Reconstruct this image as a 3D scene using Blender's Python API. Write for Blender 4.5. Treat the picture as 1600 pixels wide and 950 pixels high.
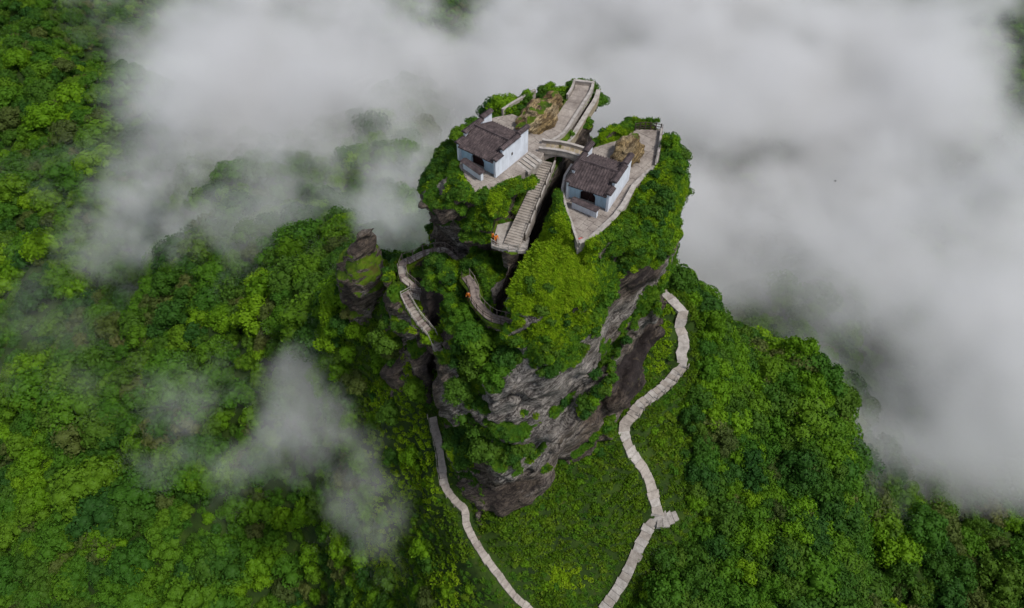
import bpy, bmesh, math, random, time
import numpy as np
from mathutils import Vector, Matrix, Euler
T0 = time.time()
for o in list(bpy.data.objects): bpy.data.objects.remove(o)
SC = bpy.context.scene
COL = SC.collection
R = math.radians
rng = np.random.default_rng(7)
random.seed(7)

# ------------------------------------------------------------------ camera
PITCH, F, CAMZ = 48.0, 1150.0, 60.0
cp, sp = math.cos(R(PITCH)), math.sin(R(PITCH))
cam = bpy.data.objects.new('camera', bpy.data.cameras.new('camera')); COL.objects.link(cam)
cam.location = (0, 0, CAMZ); cam.rotation_euler = (R(90 - PITCH), 0, 0)
cam.data.sensor_width = 36; cam.data.lens = 36 * F / 1600; cam.data.clip_start = 0.5; cam.data.clip_end = 30000
SC.camera = cam
# ------------------------------------------------------------------ light
SUN_EL, SUN_AZ = 57.0, 124.0          # azimuth measured clockwise from +Y (away from the camera)
W = bpy.data.worlds.new('World'); SC.world = W; W.use_nodes = True
nt = W.node_tree; nt.nodes.clear()
sky = nt.nodes.new('ShaderNodeTexSky'); sky.sky_type = 'NISHITA'; sky.sun_disc = False
sky.sun_elevation = R(SUN_EL); sky.sun_rotation = R(SUN_AZ); sky.altitude = 2000
sky.air_density = 1.0; sky.dust_density = 4.0; sky.ozone_density = 1.0
hs = nt.nodes.new('ShaderNodeHueSaturation'); hs.inputs['Saturation'].default_value = 0.45   # overcast sky
bg = nt.nodes.new('ShaderNodeBackground'); bg.inputs['Strength'].default_value = 0.068
ow = nt.nodes.new('ShaderNodeOutputWorld')
nt.links.new(sky.outputs[0], hs.inputs['Color']); nt.links.new(hs.outputs[0], bg.inputs['Color']); nt.links.new(bg.outputs[0], ow.inputs['Surface'])
sun = bpy.data.objects.new('sun', bpy.data.lights.new('sun', 'SUN')); COL.objects.link(sun)
sun.data.energy = 1.5; sun.data.angle = R(10); sun.data.color = (1.0, 0.96, 0.9)
sun.rotation_euler = Euler((R(90 - SUN_EL), 0, R(180 - SUN_AZ)), 'XYZ')
sun.location = (60, 60, 120)
SC.view_settings.view_transform = 'Standard'; SC.view_settings.look = 'None'
SC.view_settings.gamma = 1; SC.view_settings.use_curve_mapping = False
SC.view_settings.exposure = 1.08
SC.render.engine = 'CYCLES'
cy = SC.cycles
cy.use_denoising = True; cy.max_bounces = 6; cy.diffuse_bounces = 3; cy.glossy_bounces = 2; cy.transmission_bounces = 3
cy.volume_bounces = 3; cy.volume_step_rate = 3; cy.volume_max_steps = 512
cy.use_adaptive_sampling = True; cy.adaptive_threshold = 0.035
cy.sample_clamp_indirect = 6

# ------------------------------------------------------------------ projection helpers (photo pixel + distance -> place)
def ray(px, py):
    x = (px - 800) / F; v = (475 - py) / F
    return np.array([x, cp + v * sp, -sp + v * cp])
def PY(px, py, Y):
    d = ray(px, py); d = d * (Y / d[1]); return np.array([d[0], d[1], CAMZ + d[2]])
def PZ(px, py, z):
    d = ray(px, py); d = d * ((z - CAMZ) / d[2]); return np.array([d[0], d[1], z])
def project(P):
    P = np.atleast_2d(P); dz = P[:, 2] - CAMZ
    dep = P[:, 1] * cp - dz * sp; v = P[:, 1] * sp + dz * cp
    return 800 + F * P[:, 0] / dep, 475 - F * v / dep, dep

# ------------------------------------------------------------------ noise
_NT = np.random.default_rng(3).random(65536).astype(np.float32)
def vn(P, scale, seed=0):
    q = (np.asarray(P) / scale).astype(np.float32)
    i = np.floor(q); f = q - i; f = f * f * f * (f * (f * 6 - 15) + 10); i = i.astype(np.int32)
    u, v, w = f[..., 0], f[..., 1], f[..., 2]
    with np.errstate(over='ignore'):
        hx = [(i[..., 0] + a) * np.int32(73856093) for a in (0, 1)]; hy = [(i[..., 1] + a) * np.int32(19349663) for a in (0, 1)]; hz = [(i[..., 2] + a) * np.int32(83492791) ^ np.int32((seed * 2654435) & 0x7fffffff) for a in (0, 1)]
        def g(a, b, c):
            h = hx[a] ^ hy[b] ^ hz[c]; h = (h ^ (h >> 13)) * np.int32(1274126177); return _NT[(h ^ (h >> 16)) & 65535]
        def lx(b, c):
            p = g(0, b, c); return p + (g(1, b, c) - p) * u
        def ly(c):
            p = lx(0, c); return p + (lx(1, c) - p) * v
        p = ly(0); r = p + (ly(1) - p) * w
    return (r * 2 - 1).astype(np.float64)
def fbm(P, scale, oct=4, seed=0, gain=.5):
    P = np.asarray(P, dtype=np.float64); r = 0; a = 1; t = 0
    for k in range(oct):
        r = r + a * vn(P, scale / 2 ** k, seed + k * 17); t += a; a *= gain
    return r / t
def xyz(x, y, z=0.0):
    return np.stack(np.broadcast_arrays(x, y, z), -1)
def sstep(a, b, x):
    t = np.clip((x - a) / (b - a), 0, 1); return t * t * (3 - 2 * t)
def seg_dist(P2, poly, zs=None):
    """2D distance of points to a polyline, and the interpolated z along it"""
    best = np.full(len(P2), 1e9); zb = np.zeros(len(P2))
    if len(P2) > 200000:
        A_ = np.array([p[:2] for p in poly]); m0 = ((P2 > A_.min(0) - 4) & (P2 < A_.max(0) + 4)).all(1)
        if m0.mean() < .8: best[m0], zb[m0] = seg_dist(np.ascontiguousarray(P2[m0]), poly); return best, zb
    for i in range(len(poly) - 1):
        a, b = poly[i][:2], poly[i + 1][:2]; ab = b - a
        t = np.clip(((P2 - a) @ ab) / max(ab @ ab, 1e-9), 0, 1)
        d = np.hypot(*(P2 - a - t[:, None] * ab).T)
        m = d < best; best[m] = d[m]; zb[m] = (poly[i][2] + t * (poly[i + 1][2] - poly[i][2]))[m]
    return best, zb
def poly_sd(P2, poly):
    poly = np.asarray(poly)[:, :2]; n = len(poly)
    if len(P2) > 200000:
        m0 = ((P2 > poly.min(0) - 3) & (P2 < poly.max(0) + 3)).all(1)
        if m0.mean() < .9: r_ = np.full(len(P2), 1e9); r_[m0] = poly_sd(P2[m0], poly) if m0.sum() < len(P2) else 1e9; return r_
    d = np.full(len(P2), 1e9); ins = np.zeros(len(P2), bool)
    for i in range(n):
        a, b = poly[i], poly[(i + 1) % n]; ab = b - a
        t = np.clip(((P2 - a) @ ab) / (ab @ ab), 0, 1)
        d = np.minimum(d, np.hypot(*(P2 - a - t[:, None] * ab).T))
        c = (a[1] > P2[:, 1]) != (b[1] > P2[:, 1])
        with np.errstate(divide='ignore', invalid='ignore'):
            xi = (b[0] - a[0]) * (P2[:, 1] - a[1]) / (b[1] - a[1]) + a[0]
        ins ^= c & (P2[:, 0] < xi)
    return np.where(ins, -d, d)

# ------------------------------------------------------------------ mesh / object helpers
def mesh_np(name, V, faces, mat=None, smooth=False):
    me = bpy.data.meshes.new(name)
    V = np.asarray(V, np.float32)
    if isinstance(faces, np.ndarray):
        n, k = faces.shape
        me.vertices.add(len(V)); me.vertices.foreach_set('co', V.ravel())
        me.loops.add(n * k); me.loops.foreach_set('vertex_index', faces.astype(np.int32).ravel())
        me.polygons.add(n); me.polygons.foreach_set('loop_start', np.arange(0, n * k, k, dtype=np.int32))
        me.update(calc_edges=True)
    else:
        me.from_pydata([tuple(map(float, v)) for v in V], [], faces); me.update()
    if smooth: me.polygons.foreach_set('use_smooth', np.ones(len(me.polygons), bool))
    if mat: me.materials.append(mat)
    return me
def tag(o, label=None, cat=None, group=None, kind=None):
    if label: o['label'] = label
    if cat: o['category'] = cat
    if group: o['group'] = group
    if kind: o['kind'] = kind
    return o
def obj(name, me, parent=None, loc=None, rz=0):
    o = bpy.data.objects.new(name, me); COL.objects.link(o)
    if parent: o.parent = parent
    if loc is not None: o.location = tuple(float(c) for c in loc)
    if rz: o.rotation_euler = (0, 0, rz)
    return o
def empty(name, loc, rz=0):
    o = bpy.data.objects.new(name, None); COL.objects.link(o); o.location = tuple(float(c) for c in loc); o.rotation_euler = (0, 0, rz)
    o.empty_display_size = .3
    return o
class MB:
    def __init__(s): s.V = []; s.Fc = []
    def add(s, V, Fc):
        n = len(s.V); s.V += [tuple(map(float, v)) for v in V]; s.Fc += [tuple(i + n for i in f) for f in Fc]; return s
    def box(s, x0, x1, y0, y1, z0, z1):
        return s.hexa([(x0, y0, z0), (x1, y0, z0), (x1, y1, z0), (x0, y1, z0)], [(x0, y0, z1), (x1, y0, z1), (x1, y1, z1), (x0, y1, z1)])
    def hexa(s, b, t):
        return s.add(list(b) + list(t), [(3, 2, 1, 0), (4, 5, 6, 7), (0, 1, 5, 4), (1, 2, 6, 5), (2, 3, 7, 6), (3, 0, 4, 7)])
    def prism(s, poly, z0, z1):
        n = len(poly)
        b = [(p[0], p[1], z0 if np.isscalar(z0) else z0[i]) for i, p in enumerate(poly)]
        t = [(p[0], p[1], z1 if np.isscalar(z1) else z1[i]) for i, p in enumerate(poly)]
        return s.add(b + t, [tuple(range(n))[::-1], tuple(range(n, 2 * n))] + [(i, (i + 1) % n, n + (i + 1) % n, n + i) for i in range(n)])
    def bar(s, a, b, w, h=None):
        a = Vector(a); b = Vector(b); h = h or w; d = (b - a).normalized()
        up = Vector((0, 0, 1)) if abs(d.z) < .95 else Vector((1, 0, 0))
        sx = d.cross(up).normalized() * w / 2; sz = sx.cross(d).normalized() * h / 2
        q = [-sx - sz, sx - sz, sx + sz, -sx + sz]
        return s.add([a + k for k in q] + [b + k for k in q], [(0, 1, 2, 3), (7, 6, 5, 4), (0, 4, 5, 1), (1, 5, 6, 2), (2, 6, 7, 3), (3, 7, 4, 0)])
    def me(s, name, mat, bevel=0, smooth=False):
        me = mesh_np(name, s.V, s.Fc, mat)
        bm = bmesh.new(); bm.from_mesh(me); bmesh.ops.recalc_face_normals(bm, faces=bm.faces)
        if bevel: bmesh.ops.bevel(bm, geom=list(bm.edges), offset=bevel, segments=1, affect='EDGES')
        bm.to_mesh(me); bm.free()
        if smooth: me.polygons.foreach_set('use_smooth', np.ones(len(me.polygons), bool))
        return me
    def build(s, name, mat, parent=None, bevel=0, loc=None, rz=0, smooth=False):
        return obj(name, s.me(name, mat, bevel, smooth), parent, loc, rz)

# ------------------------------------------------------------------ materials
def new_mat(name):
    m = bpy.data.materials.new(name); m.use_nodes = True; t = m.node_tree; t.nodes.clear()
    out = t.nodes.new('ShaderNodeOutputMaterial'); b = t.nodes.new('ShaderNodeBsdfPrincipled'); t.links.new(b.outputs[0], out.inputs['Surface'])
    b.inputs['Specular IOR Level'].default_value = .2
    return m, t, b, out
def N(t, kind, **kw):
    n = t.nodes.new(kind)
    for k, v in kw.items(): setattr(n, k, v)
    return n
def ramp(t, fac, stops):
    r = N(t, 'ShaderNodeValToRGB'); e = r.color_ramp.elements
    while len(e) < len(stops): e.new(.5)
    for k, (p, c) in enumerate(stops): e[k].position = p; e[k].color = (*c, 1) if len(c) == 3 else c
    t.links.new(fac, r.inputs[0]); return r.outputs[0]
def noise(t, vec, scale, detail=4, rough=.6, dist=0):
    n = N(t, 'ShaderNodeTexNoise'); n.inputs['Scale'].default_value = scale; n.inputs['Detail'].default_value = detail
    n.inputs['Roughness'].default_value = rough; n.inputs['Distortion'].default_value = dist
    if vec is not None: t.links.new(vec, n.inputs['Vector'])
    return n.outputs['Fac']
def mix(t, fac, a, b, mode='MIX'):
    n = N(t, 'ShaderNodeMix', data_type='RGBA', blend_type=mode)
    for s, v in ((0, fac), (6, a), (7, b)):
        if hasattr(v, 'is_linked') or hasattr(v, 'links'): t.links.new(v, n.inputs[s])
        else: n.inputs[s].default_value = v if s == 0 else (*v, 1)
    return n.outputs[2]
def mth(t, op, a, b=None, clamp=False):
    n = N(t, 'ShaderNodeMath', operation=op, use_clamp=clamp)
    for s, v in ((0, a), (1, b)):
        if v is None: continue
        if hasattr(v, 'links'): t.links.new(v, n.inputs[s])
        else: n.inputs[s].default_value = v
    return n.outputs[0]
def bump(t, b, h, strength=.5, dist=.1):
    n = N(t, 'ShaderNodeBump'); n.inputs['Strength'].default_value = strength; n.inputs['Distance'].default_value = dist
    t.links.new(h, n.inputs['Height']); t.links.new(n.outputs[0], b.inputs['Normal'])
def wpos(t):
    return N(t, 'ShaderNodeNewGeometry').outputs['Position']
def simple(name, stops, scale=2.0, detail=6, rough=.9, bstr=.4, bdist=.05, obj_space=False):
    m, t, b, o = new_mat(name)
    v = N(t, 'ShaderNodeTexCoord').outputs['Object'] if obj_space else wpos(t)
    f = noise(t, v, scale, detail, .65)
    c = ramp(t, f, stops)
    f2 = noise(t, v, scale * 9, 3, .6)
    c = mix(t, .35, c, ramp(t, f2, [(.3, (.25, .25, .25)), (.7, (.75, .75, .75))]), 'OVERLAY')
    t.links.new(c, b.inputs['Base Color']); b.inputs['Roughness'].default_value = rough
    if bstr: bump(t, b, mth(t, 'ADD', f, mth(t, 'MULTIPLY', f2, .4)), bstr, bdist)
    return m
M = {}
def leaf_mat(name, cols, trans=.25):
    m, t, b, o = new_mat(name)
    oi = N(t, 'ShaderNodeObjectInfo')
    big = noise(t, oi.outputs['Location'], .045, 3, .6)
    f = mth(t, 'ADD', mth(t, 'MULTIPLY', oi.outputs['Random'], .55), mth(t, 'MULTIPLY', big, .45))
    c = ramp(t, f, cols)
    g = noise(t, wpos(t), 2.2, 2, .6)
    c = mix(t, .5, c, ramp(t, g, [(.3, (.3, .3, .3)), (.7, (.72, .72, .72))]), 'OVERLAY')
    b.inputs['Roughness'].default_value = .6; b.inputs['Specular IOR Level'].default_value = .12
    t.links.new(c, b.inputs['Base Color'])
    tr = N(t, 'ShaderNodeBsdfTranslucent'); t.links.new(c, tr.inputs['Color'])
    ms = N(t, 'ShaderNodeMixShader'); ms.inputs[0].default_value = trans
    t.links.new(b.outputs[0], ms.inputs[1]); t.links.new(tr.outputs[0], ms.inputs[2]); t.links.new(ms.outputs[0], o.inputs['Surface'])
    return m
M['leaf_bright'] = leaf_mat('leaf_bright', [(.2, (.085, .185, .008)), (.5, (.118, .25, .009)), (.8, (.165, .295, .010))], .35)
M['leaf_mid'] = leaf_mat('leaf_mid', [(.2, (.045, .13, .014)), (.5, (.074, .18, .012)), (.8, (.112, .215, .012))], .35)
M['leaf_dark'] = leaf_mat('leaf_dark', [(.2, (.026, .084, .014)), (.5, (.048, .122, .012)), (.8, (.078, .150, .014))], .3)
M['grass'] = leaf_mat('grass', [(.2, (.050, .115, .006)), (.5, (.082, .165, .006)), (.8, (.120, .195, .011))], .3)
M['leaf_olive'] = leaf_mat('leaf_olive', [(.2, (.055, .085, .020)), (.5, (.090, .125, .026)), (.8, (.125, .140, .040))], .3)
M['grass_bright'] = leaf_mat('grass_bright', [(.2, (.125, .235, .006)), (.5, (.18, .31, .006)), (.8, (.235, .35, .012))], .3)
M['asphalt'] = simple('asphalt', [(.3, (.022, .022, .026)), (.7, (.05, .05, .055))], 1.2)
M['bark'] = simple('bark', [(.3, (.05, .035, .025)), (.7, (.11, .085, .06))], 3, bstr=.6)

# ================================================================== TERRAIN
right_path_px = [(1030, 455, 82), (1041, 463, 80.5), (1053, 474, 79), (1068, 491, 77), (1060, 509, 76), (1066, 524, 75), (1068, 545, 73), (1063, 557, 72), (1067, 571, 70.8),
                 (1058, 582, 70), (1037, 606, 67), (1001, 633, 64), (990, 648, 62.5), (974, 671, 60), (988, 710, 57.5), (1005, 733, 56), (1016, 758, 54.5), (1027, 806, 51),
                 (1016, 821, 50), (1001, 851, 47.5), (974, 906, 43.5), (944, 952, 40), (925, 985, 37.5)]
left_path_px = [(676, 653, 62), (688, 707, 58), (695, 758, 54), (712, 784, 52), (727, 799, 50.5), (729, 821, 49), (749, 858, 46), (778, 898, 43), (804, 932, 41), (830, 955, 39.5), (850, 985, 37)]
RPATH = [PY(*p) for p in right_path_px]; LPATH = [PY(*p) for p in left_path_px]
SPUR = [PY(1027, 812, 50.6), PY(1040, 812, 50.4), PY(1058, 806, 50.8)]
ctrl = [*RPATH, *LPATH]
ctrl += [PY(*p) for p in [
    (870, 880, 45.5), (870, 950, 40), (800, 818, 48.3), (890, 780, 52), (860, 1010, 35.5),
    # right shoulder and crest
    (1060, 445, 91), (1095, 485, 87), (1125, 530, 84), (1200, 580, 78), (1248, 588, 78), (1292, 720, 62), (1283, 850, 49), (1120, 640, 66), (1120, 760, 56), (1150, 900, 44.5), (1230, 700, 64), (1220, 800, 54), (1100, 850, 48),
    (1060, 960, 39), (1250, 960, 40),
    # lower right forest
    (1400, 800, 80), (1590, 945, 64), (1350, 690, 100), (1470, 880, 74), (1330, 900, 68), (1230, 500, 140), (1300, 560, 130), (1500, 640, 125),
    # left slope
    (575, 430, 80), (480, 560, 85), (560, 620, 73), (620, 760, 60), (520, 800, 66), (300, 800, 72), (650, 900, 49), (450, 930, 60), (0, 940, 66), (150, 600, 108), (330, 520, 112),
    (0, 450, 150), (250, 400, 152), (420, 380, 140), (0, 250, 215), (150, 300, 195), (300, 250, 205), (0, 90, 285), (120, 100, 265), (215, 135, 242), (0, 0, 330), (100, 20, 320),
    # behind the summit
    (560, 200, 222), (500, 280, 180), (600, 300, 165), (620, 150, 262), (450, 200, 236),
    (640, 620, 64.5), (600, 520, 75.5), (575, 470, 78.5), (545, 475, 80), (610, 465, 76.5), (560, 520, 77)]]
ctrl += [np.array(p) for p in [
    (6, 70, -34), (6, 84, -36), (-6, 78, -30), (18, 72, -33), (5, 58, -37), (-14, 84, -34), (0, 104, -50), (20, 100, -50), (36, 104, -68),
    (82, 95, -98), (92, 65, -104), (84, 35, -106), (70, 0, -105), (0, 10, -82), (0, -40, -120), (-60, 0, -112), (60, 150, -112), (10, 140, -80), (120, 150, -118),
    (-150, 270, -128), (-110, 330, -150), (-60, 260, -110), (0, 220, -120), (80, 250, -150), (180, 220, -160), (200, 100, -140), (150, 0, -140), (-160, 20, -125), (-120, -60, -135),
    (-230, 120, -105), (-260, 250, -70), (-320, 350, -60)]]
for k in range(14):
    a = 2 * math.pi * k / 14; ctrl.append(np.array([600 * math.cos(a), 150 + 600 * math.sin(a), -190 + 30 * math.sin(3 * a)]))
ctrl = np.array(ctrl)
def _tps(r2): return np.where(r2 > 1e-9, r2 * np.log(r2 + 1e-12), 0) * .5
_n = len(ctrl); C2 = ctrl[:, :2] / 100.0
_K = _tps(((C2[:, None] - C2[None]) ** 2).sum(-1)) + np.eye(_n) * 2e-4
_P = np.hstack([np.ones((_n, 1)), C2])
_A = np.block([[_K, _P], [_P.T, np.zeros((3, 3))]])
_w = np.linalg.solve(_A, np.concatenate([ctrl[:, 2], np.zeros(3)]))
ALLP = [np.array(RPATH), np.array(LPATH), np.array(SPUR)]
def terrain_z(x, y):
    sh = np.shape(x); P2 = np.stack([np.ravel(x), np.ravel(y)], -1).astype(float); out = np.empty(len(P2))
    for s in range(0, len(P2), 40000):
        q = P2[s:s + 40000]
        out[s:s + 40000] = _tps((((q / 100)[:, None] - C2[None]) ** 2).sum(-1)) @ _w[:_n] + _w[_n] + (q / 100) @ _w[_n + 1:]
    r = np.hypot(P2[:, 0], P2[:, 1] - 150)
    P3 = xyz(P2[:, 0], P2[:, 1], 0.0)
    far = -210 + 130 * fbm(P3, 900, 4, 5) + r * 0.012
    out = out + (far - out) * sstep(380, 620, r)
    dmin = np.full(len(P2), 1e9)
    for pl in ALLP: dmin = np.minimum(dmin, seg_dist(P2, pl)[0])
    calm = sstep(.5, 8, dmin)
    rr = np.hypot(P2[:, 0] - 6, P2[:, 1] - 70)
    amp = sstep(15, 60, rr)
    out = out + calm * (amp * (9.5 * fbm(P3, 40, 3, 11) + 3.2 * fbm(P3, 19, 2, 14)) + (.3 + amp) * 2.0 * fbm(P3, 13, 3, 12) + .35 * fbm(P3, 3.2, 2, 13))
    bd_ = np.full(len(P2), 1e9); bz_ = np.zeros(len(P2))      # ground benched under the paths
    for pl, hw in ((ALLP[0], 1.5), (ALLP[1], 1.2), (ALLP[2], 1.4)):
        d_, z_ = seg_dist(P2, pl); d_ = np.maximum(d_ - hw, 0) + d_ * .01; m_ = d_ < bd_; bd_[m_] = d_[m_]; bz_[m_] = z_[m_]
    out = out + (bz_ - out) * (1 - sstep(0.02, 2.2, bd_))
    return out.reshape(sh)
def axis_pts(a0, a1, step, f0, f1, fstep, lo, hi, g=1.22):
    c = list(np.arange(a0, f0, step)) + list(np.arange(f0, f1, fstep)) + list(np.arange(f1, a1 + step, step))
    s = step; v = c[0]
    pre = []
    while v > lo: s *= g; v -= s; pre.append(v)
    s = step; v = c[-1]; post = []
    while v < hi: s *= g; v += s; post.append(v)
    return np.array(pre[::-1] + c + post)
gx = axis_pts(-290, 270, 4, -45, 75, .9, -9000, 9000); gy = axis_pts(-40, 460, 4, 28, 112, .9, -6000, 12000)
GX, GY = np.meshgrid(gx, gy, indexing='ij'); GZ = terrain_z(GX, GY)
ii = np.arange(GX.size).reshape(GX.shape)
tf = np.stack([ii[:-1, :-1], ii[1:, :-1], ii[1:, 1:], ii[:-1, 1:]], -1).reshape(-1, 4)
m, t, b, o = new_mat('ground'); v = wpos(t)
c = ramp(t, noise(t, v, .25, 6, .6), [(.3, (.012, .024, .007)), (.5, (.024, .048, .007)), (.72, (.045, .080, .009))])
c = mix(t, ramp(t, noise(t, v, 1.1, 4, .6), [(.62, (0, 0, 0)), (.74, (.7, .7, .7))]), c, (.085, .062, .030))
t.links.new(c, b.inputs['Base Color']); b.inputs['Roughness'].default_value = 1
bump(t, b, noise(t, v, 2.5, 5, .7), .8, .25); M['ground'] = m
terrain = tag(obj('terrain', mesh_np('terrain', np.stack([GX, GY, GZ], -1).reshape(-1, 3), tf, M['ground'], True)), 'green mountain slopes and valley around the rock pillar', kind='structure')
print('terrain', time.time() - T0)

# ================================================================== ROCK PILLAR (implicit surface -> mesh)
ZT1, ZT2 = 1.0, 0.0
def Q(pts, z): return [PZ(x, y, z)[:2] for x, y in pts]
# terraces on the two summits (outlines as ground polygons)
TER2 = Q([(903, 386), (893, 355), (883, 325), (878, 300), (882, 280), (893, 262), (925, 232), (955, 222), (985, 215), (992, 202), (1033, 203), (1029, 235), (1023, 268), (1008, 280), (990, 297), (975, 325), (960, 345), (940, 364), (922, 380)], ZT2)
TER1 = Q([(746, 305), (732, 283), (719, 258), (722, 240), (735, 210), (765, 185), (800, 178), (830, 190), (850, 205), (850, 236), (838, 258), (815, 268), (783, 284)], ZT1)
WALK1 = [PZ(842, 222, ZT1), PZ(866, 208, ZT1 + .3), PZ(882, 185, ZT1 + .8), PZ(897, 162, ZT1 + 1.2), PZ(908, 145, ZT1 + 1.4), PZ(912, 133, ZT1 + 1.4)]
STAIR_TOP = PZ(856, 255, -.6); STAIR_BOT = PZ(799, 383, -4.6)
LANDING = Q([(769, 383), (778, 352), (800, 347), (826, 372), (821, 391), (795, 391)], -4.8)
BR0, BR1 = PZ(850, 231, ZT1), PZ(917, 246, ZT2 + .6)
walk_px = [(720, 415, 73.2), (712, 407, 74), (697, 393, 76.2), (684, 391, 77), (661, 396.5, 77), (639, 408, 75.8), (630, 410, 75.3), (630, 433, 73.2), (645, 447, 72), (657, 459, 71)]
walk2_px = [(657, 464, 70.6), (639, 460, 70.7), (634, 466, 70), (654, 500, 67.4), (674, 523, 65.4), (686, 548, 63.8), (706, 560, 63)]
board_px = [(728, 432, 68.5), (740, 450, 66.5), (743, 470, 64.8), (765, 494, 62), (787, 501, 60.8), (800, 506, 60)]
WALK_A = [PY(*p) for p in walk_px]; WALK_B = [PY(*p) for p in walk2_px]; BOARD = [PY(*p) for p in board_px]
def keyed(X, Y, Z, keys, rot=0):
    k = np.array(keys, float); o_ = np.argsort(k[:, 0]); k = k[o_]
    cx, cyy, ax, ay = [np.interp(Z, k[:, 0], k[:, j]).astype(np.float32) for j in (1, 2, 3, 4)]
    dx, dy = X - cx, Y - cyy
    if rot:
        c_, s_ = math.cos(R(rot)), math.sin(R(rot)); dx, dy = dx * c_ + dy * s_, -dx * s_ + dy * c_
    rho = np.sqrt((dx / ax) ** 2 + (dy / ay) ** 2) + 1e-6
    d = (rho - 1) * np.minimum(ax, ay) * .9
    return np.maximum(d, Z - k[-1, 0])
def smin(a, b, k):
    h = np.clip(.5 + .5 * (b - a) / k, 0, 1); return b + (a - b) * h - k * h * (1 - h)
H = .36
x0, x1, y0, y1, z0, z1 = -26, 34, 40, 106, -52, 7
ax_ = np.arange(x0, x1, H, dtype=np.float32); ay_ = np.arange(y0, y1, H, dtype=np.float32); az_ = np.arange(z0, z1, H, dtype=np.float32)
X, Y = np.meshgrid(ax_, ay_, indexing='ij'); X = X[:, :, None]; Y = Y[:, :, None]; Z = az_[None, None, :]
Zf = np.broadcast_to(Z, (len(ax_), len(ay_), len(az_)))
# ledges: heights run through a tilted staircase, so that slopes break into treads and risers
_tl = (-.30 * X + .10 * Y + Z + 1.1 * np.sin(X / 2.9 + Y / 4.3) + .9 * np.sin(Y / 2.3 - X / 5.1 + Z / 4) + .6 * np.sin(X / 1.3 + Z / 2.1)).astype(np.float32)
_T = 2.9; _fr = _tl / _T - np.floor(_tl / _T)
_md = (.72 + .28 * np.sin(X / 4.7 + 1) * np.sin(Y / 5.3 + Z / 6)).astype(np.float32)
Zt = Z; Z = Z + _md * _T * (sstep(.55, 1.0, _fr).astype(np.float32) - _fr + .2)
# lower pillar
f = keyed(X, Y, Z, [(-60, 7, 72, 19, 20), (-44, 6.5, 71, 15, 16), (-36, 6, 70.5, 13.5, 14.5), (-24, 5.5, 71, 13.3, 13.5), (-14, 5.5, 71.5, 12, 12), (-10, 5.5, 72, 11, 11)])
# prow at the front foot
f = smin(f, keyed(X, Y, Z, [(-60, -1.5, 57, 8.5, 11), (-40, -1.0, 57, 7, 9), (-30, 0, 58.5, 7, 8.5), (-22, 1.5, 60, 7, 8), (-18, 2, 61, 6, 7)]), 1.5)
# right summit
f = smin(f, keyed(X, Y, Z, [(-40, 13, 71, 13, 11), (-24, 12, 71, 13.5, 8), (-16, 12.4, 72.5, 14.5, 8.2), (-8, 13.2, 74.4, 14.2, 8.4), (-3, 14.0, 75, 13.6, 8), (0.3, 13.8, 74.8, 12.8, 6.3)], 66), 1.5)
# grassy nose in front of it
f = smin(f, keyed(X, Y, Z, [(-26, 4.5, 64, 8, 8.5), (-19, 5.5, 63.5, 8.5, 9.3), (-13, 5.6, 63, 8, 8.6), (-8, 6, 63.6, 7, 7.4), (-4, 6.6, 64.8, 5.2, 6), (-.6, 8.0, 67, 2.4, 4)]), 1.6)
# left summit
f = smin(f, keyed(X, Y, Z, [(-40, -1, 86, 11, 13), (-22, -1.2, 86, 10.5, 12.4), (-14, -1.0, 85.6, 10.5, 12), (-9, -.3, 83.8, 12, 11.4), (-4, -.2, 82.6, 14.6, 10), (-1, 1, 83.2, 15, 8), (1.2, 2.2, 84, 15, 5.5)], 60), 1.2)
# lower left buttress, shoulder mound with the walkway, ledge under the walkway
f = smin(f, keyed(X, Y, Z, [(-44, -4, 63, 8.5, 12), (-32, -4.2, 62, 6.6, 9), (-20, -5, 65, 6.5, 7), (-14, -4.2, 65.6, 4.4, 4.6)]), 1.5)
f = smin(f, keyed(X, Y, Z, [(-40, -9, 70, 8, 9), (-24, -9.5, 70.5, 6, 6.5), (-17, -9.8, 71.2, 4.6, 4.6), (-12.2, -9.4, 71.4, 2.2, 2.4)]), .8)
f = smin(f, keyed(X, Y, Z, [(-44, -13, 75, 9, 10), (-26, -13, 74.5, 6.5, 7), (-16.2, -13.4, 74.6, 4.6, 5)]), 1.5)
# right foot cliff above the path
f = smin(f, keyed(X, Y, Z, [(-46, 17.5, 75, 7, 10), (-33, 17.8, 74.5, 5.4, 8), (-22, 17.5, 75, 5, 7), (-17, 17, 76, 4, 6)]), 1.5)
Z = Zt
shape = f.shape
band = np.abs(f) < 3.8
idx = np.nonzero(band.ravel())[0]
PB = np.stack([np.broadcast_to(X, shape).ravel()[idx], np.broadcast_to(Y, shape).ravel()[idx], Zf.ravel()[idx]], -1).astype(np.float64)
fv = f.ravel()[idx].astype(np.float64)
# cracked, layered rock: tilted beds plus blocky noise
tilt = PB @ np.array([-.62, .18, .76])
warp = fbm(PB, 9, 2, 41) * 1.6
lay = (tilt + warp) / 2.3; li = np.floor(lay).astype(int); lf = lay - li
_lr = np.random.default_rng(77).uniform(-1, 1, 400)
la, lb = _lr[li % 400], _lr[(li + 1) % 400]
beds = .5 + 1.25 * (la + (lb - la) * sstep(.72, .98, lf)) * (.6 + .8 * vn(PB, 7, 48))
blk = np.abs(fbm(PB * np.array([1, 1, .55]), 5.0, 3, 45))
deep = sstep(2, -10, PB[:, 2])
fv = fv + 1.9 * fbm(PB, 10, 3, 21) * (.5 + .5 * deep) + (.45 + .85 * deep) * (beds - .5) + 1.7 * (blk - .25) * (.3 + .7 * deep) + .8 * fbm(PB, 1.9, 2, 33)
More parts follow.
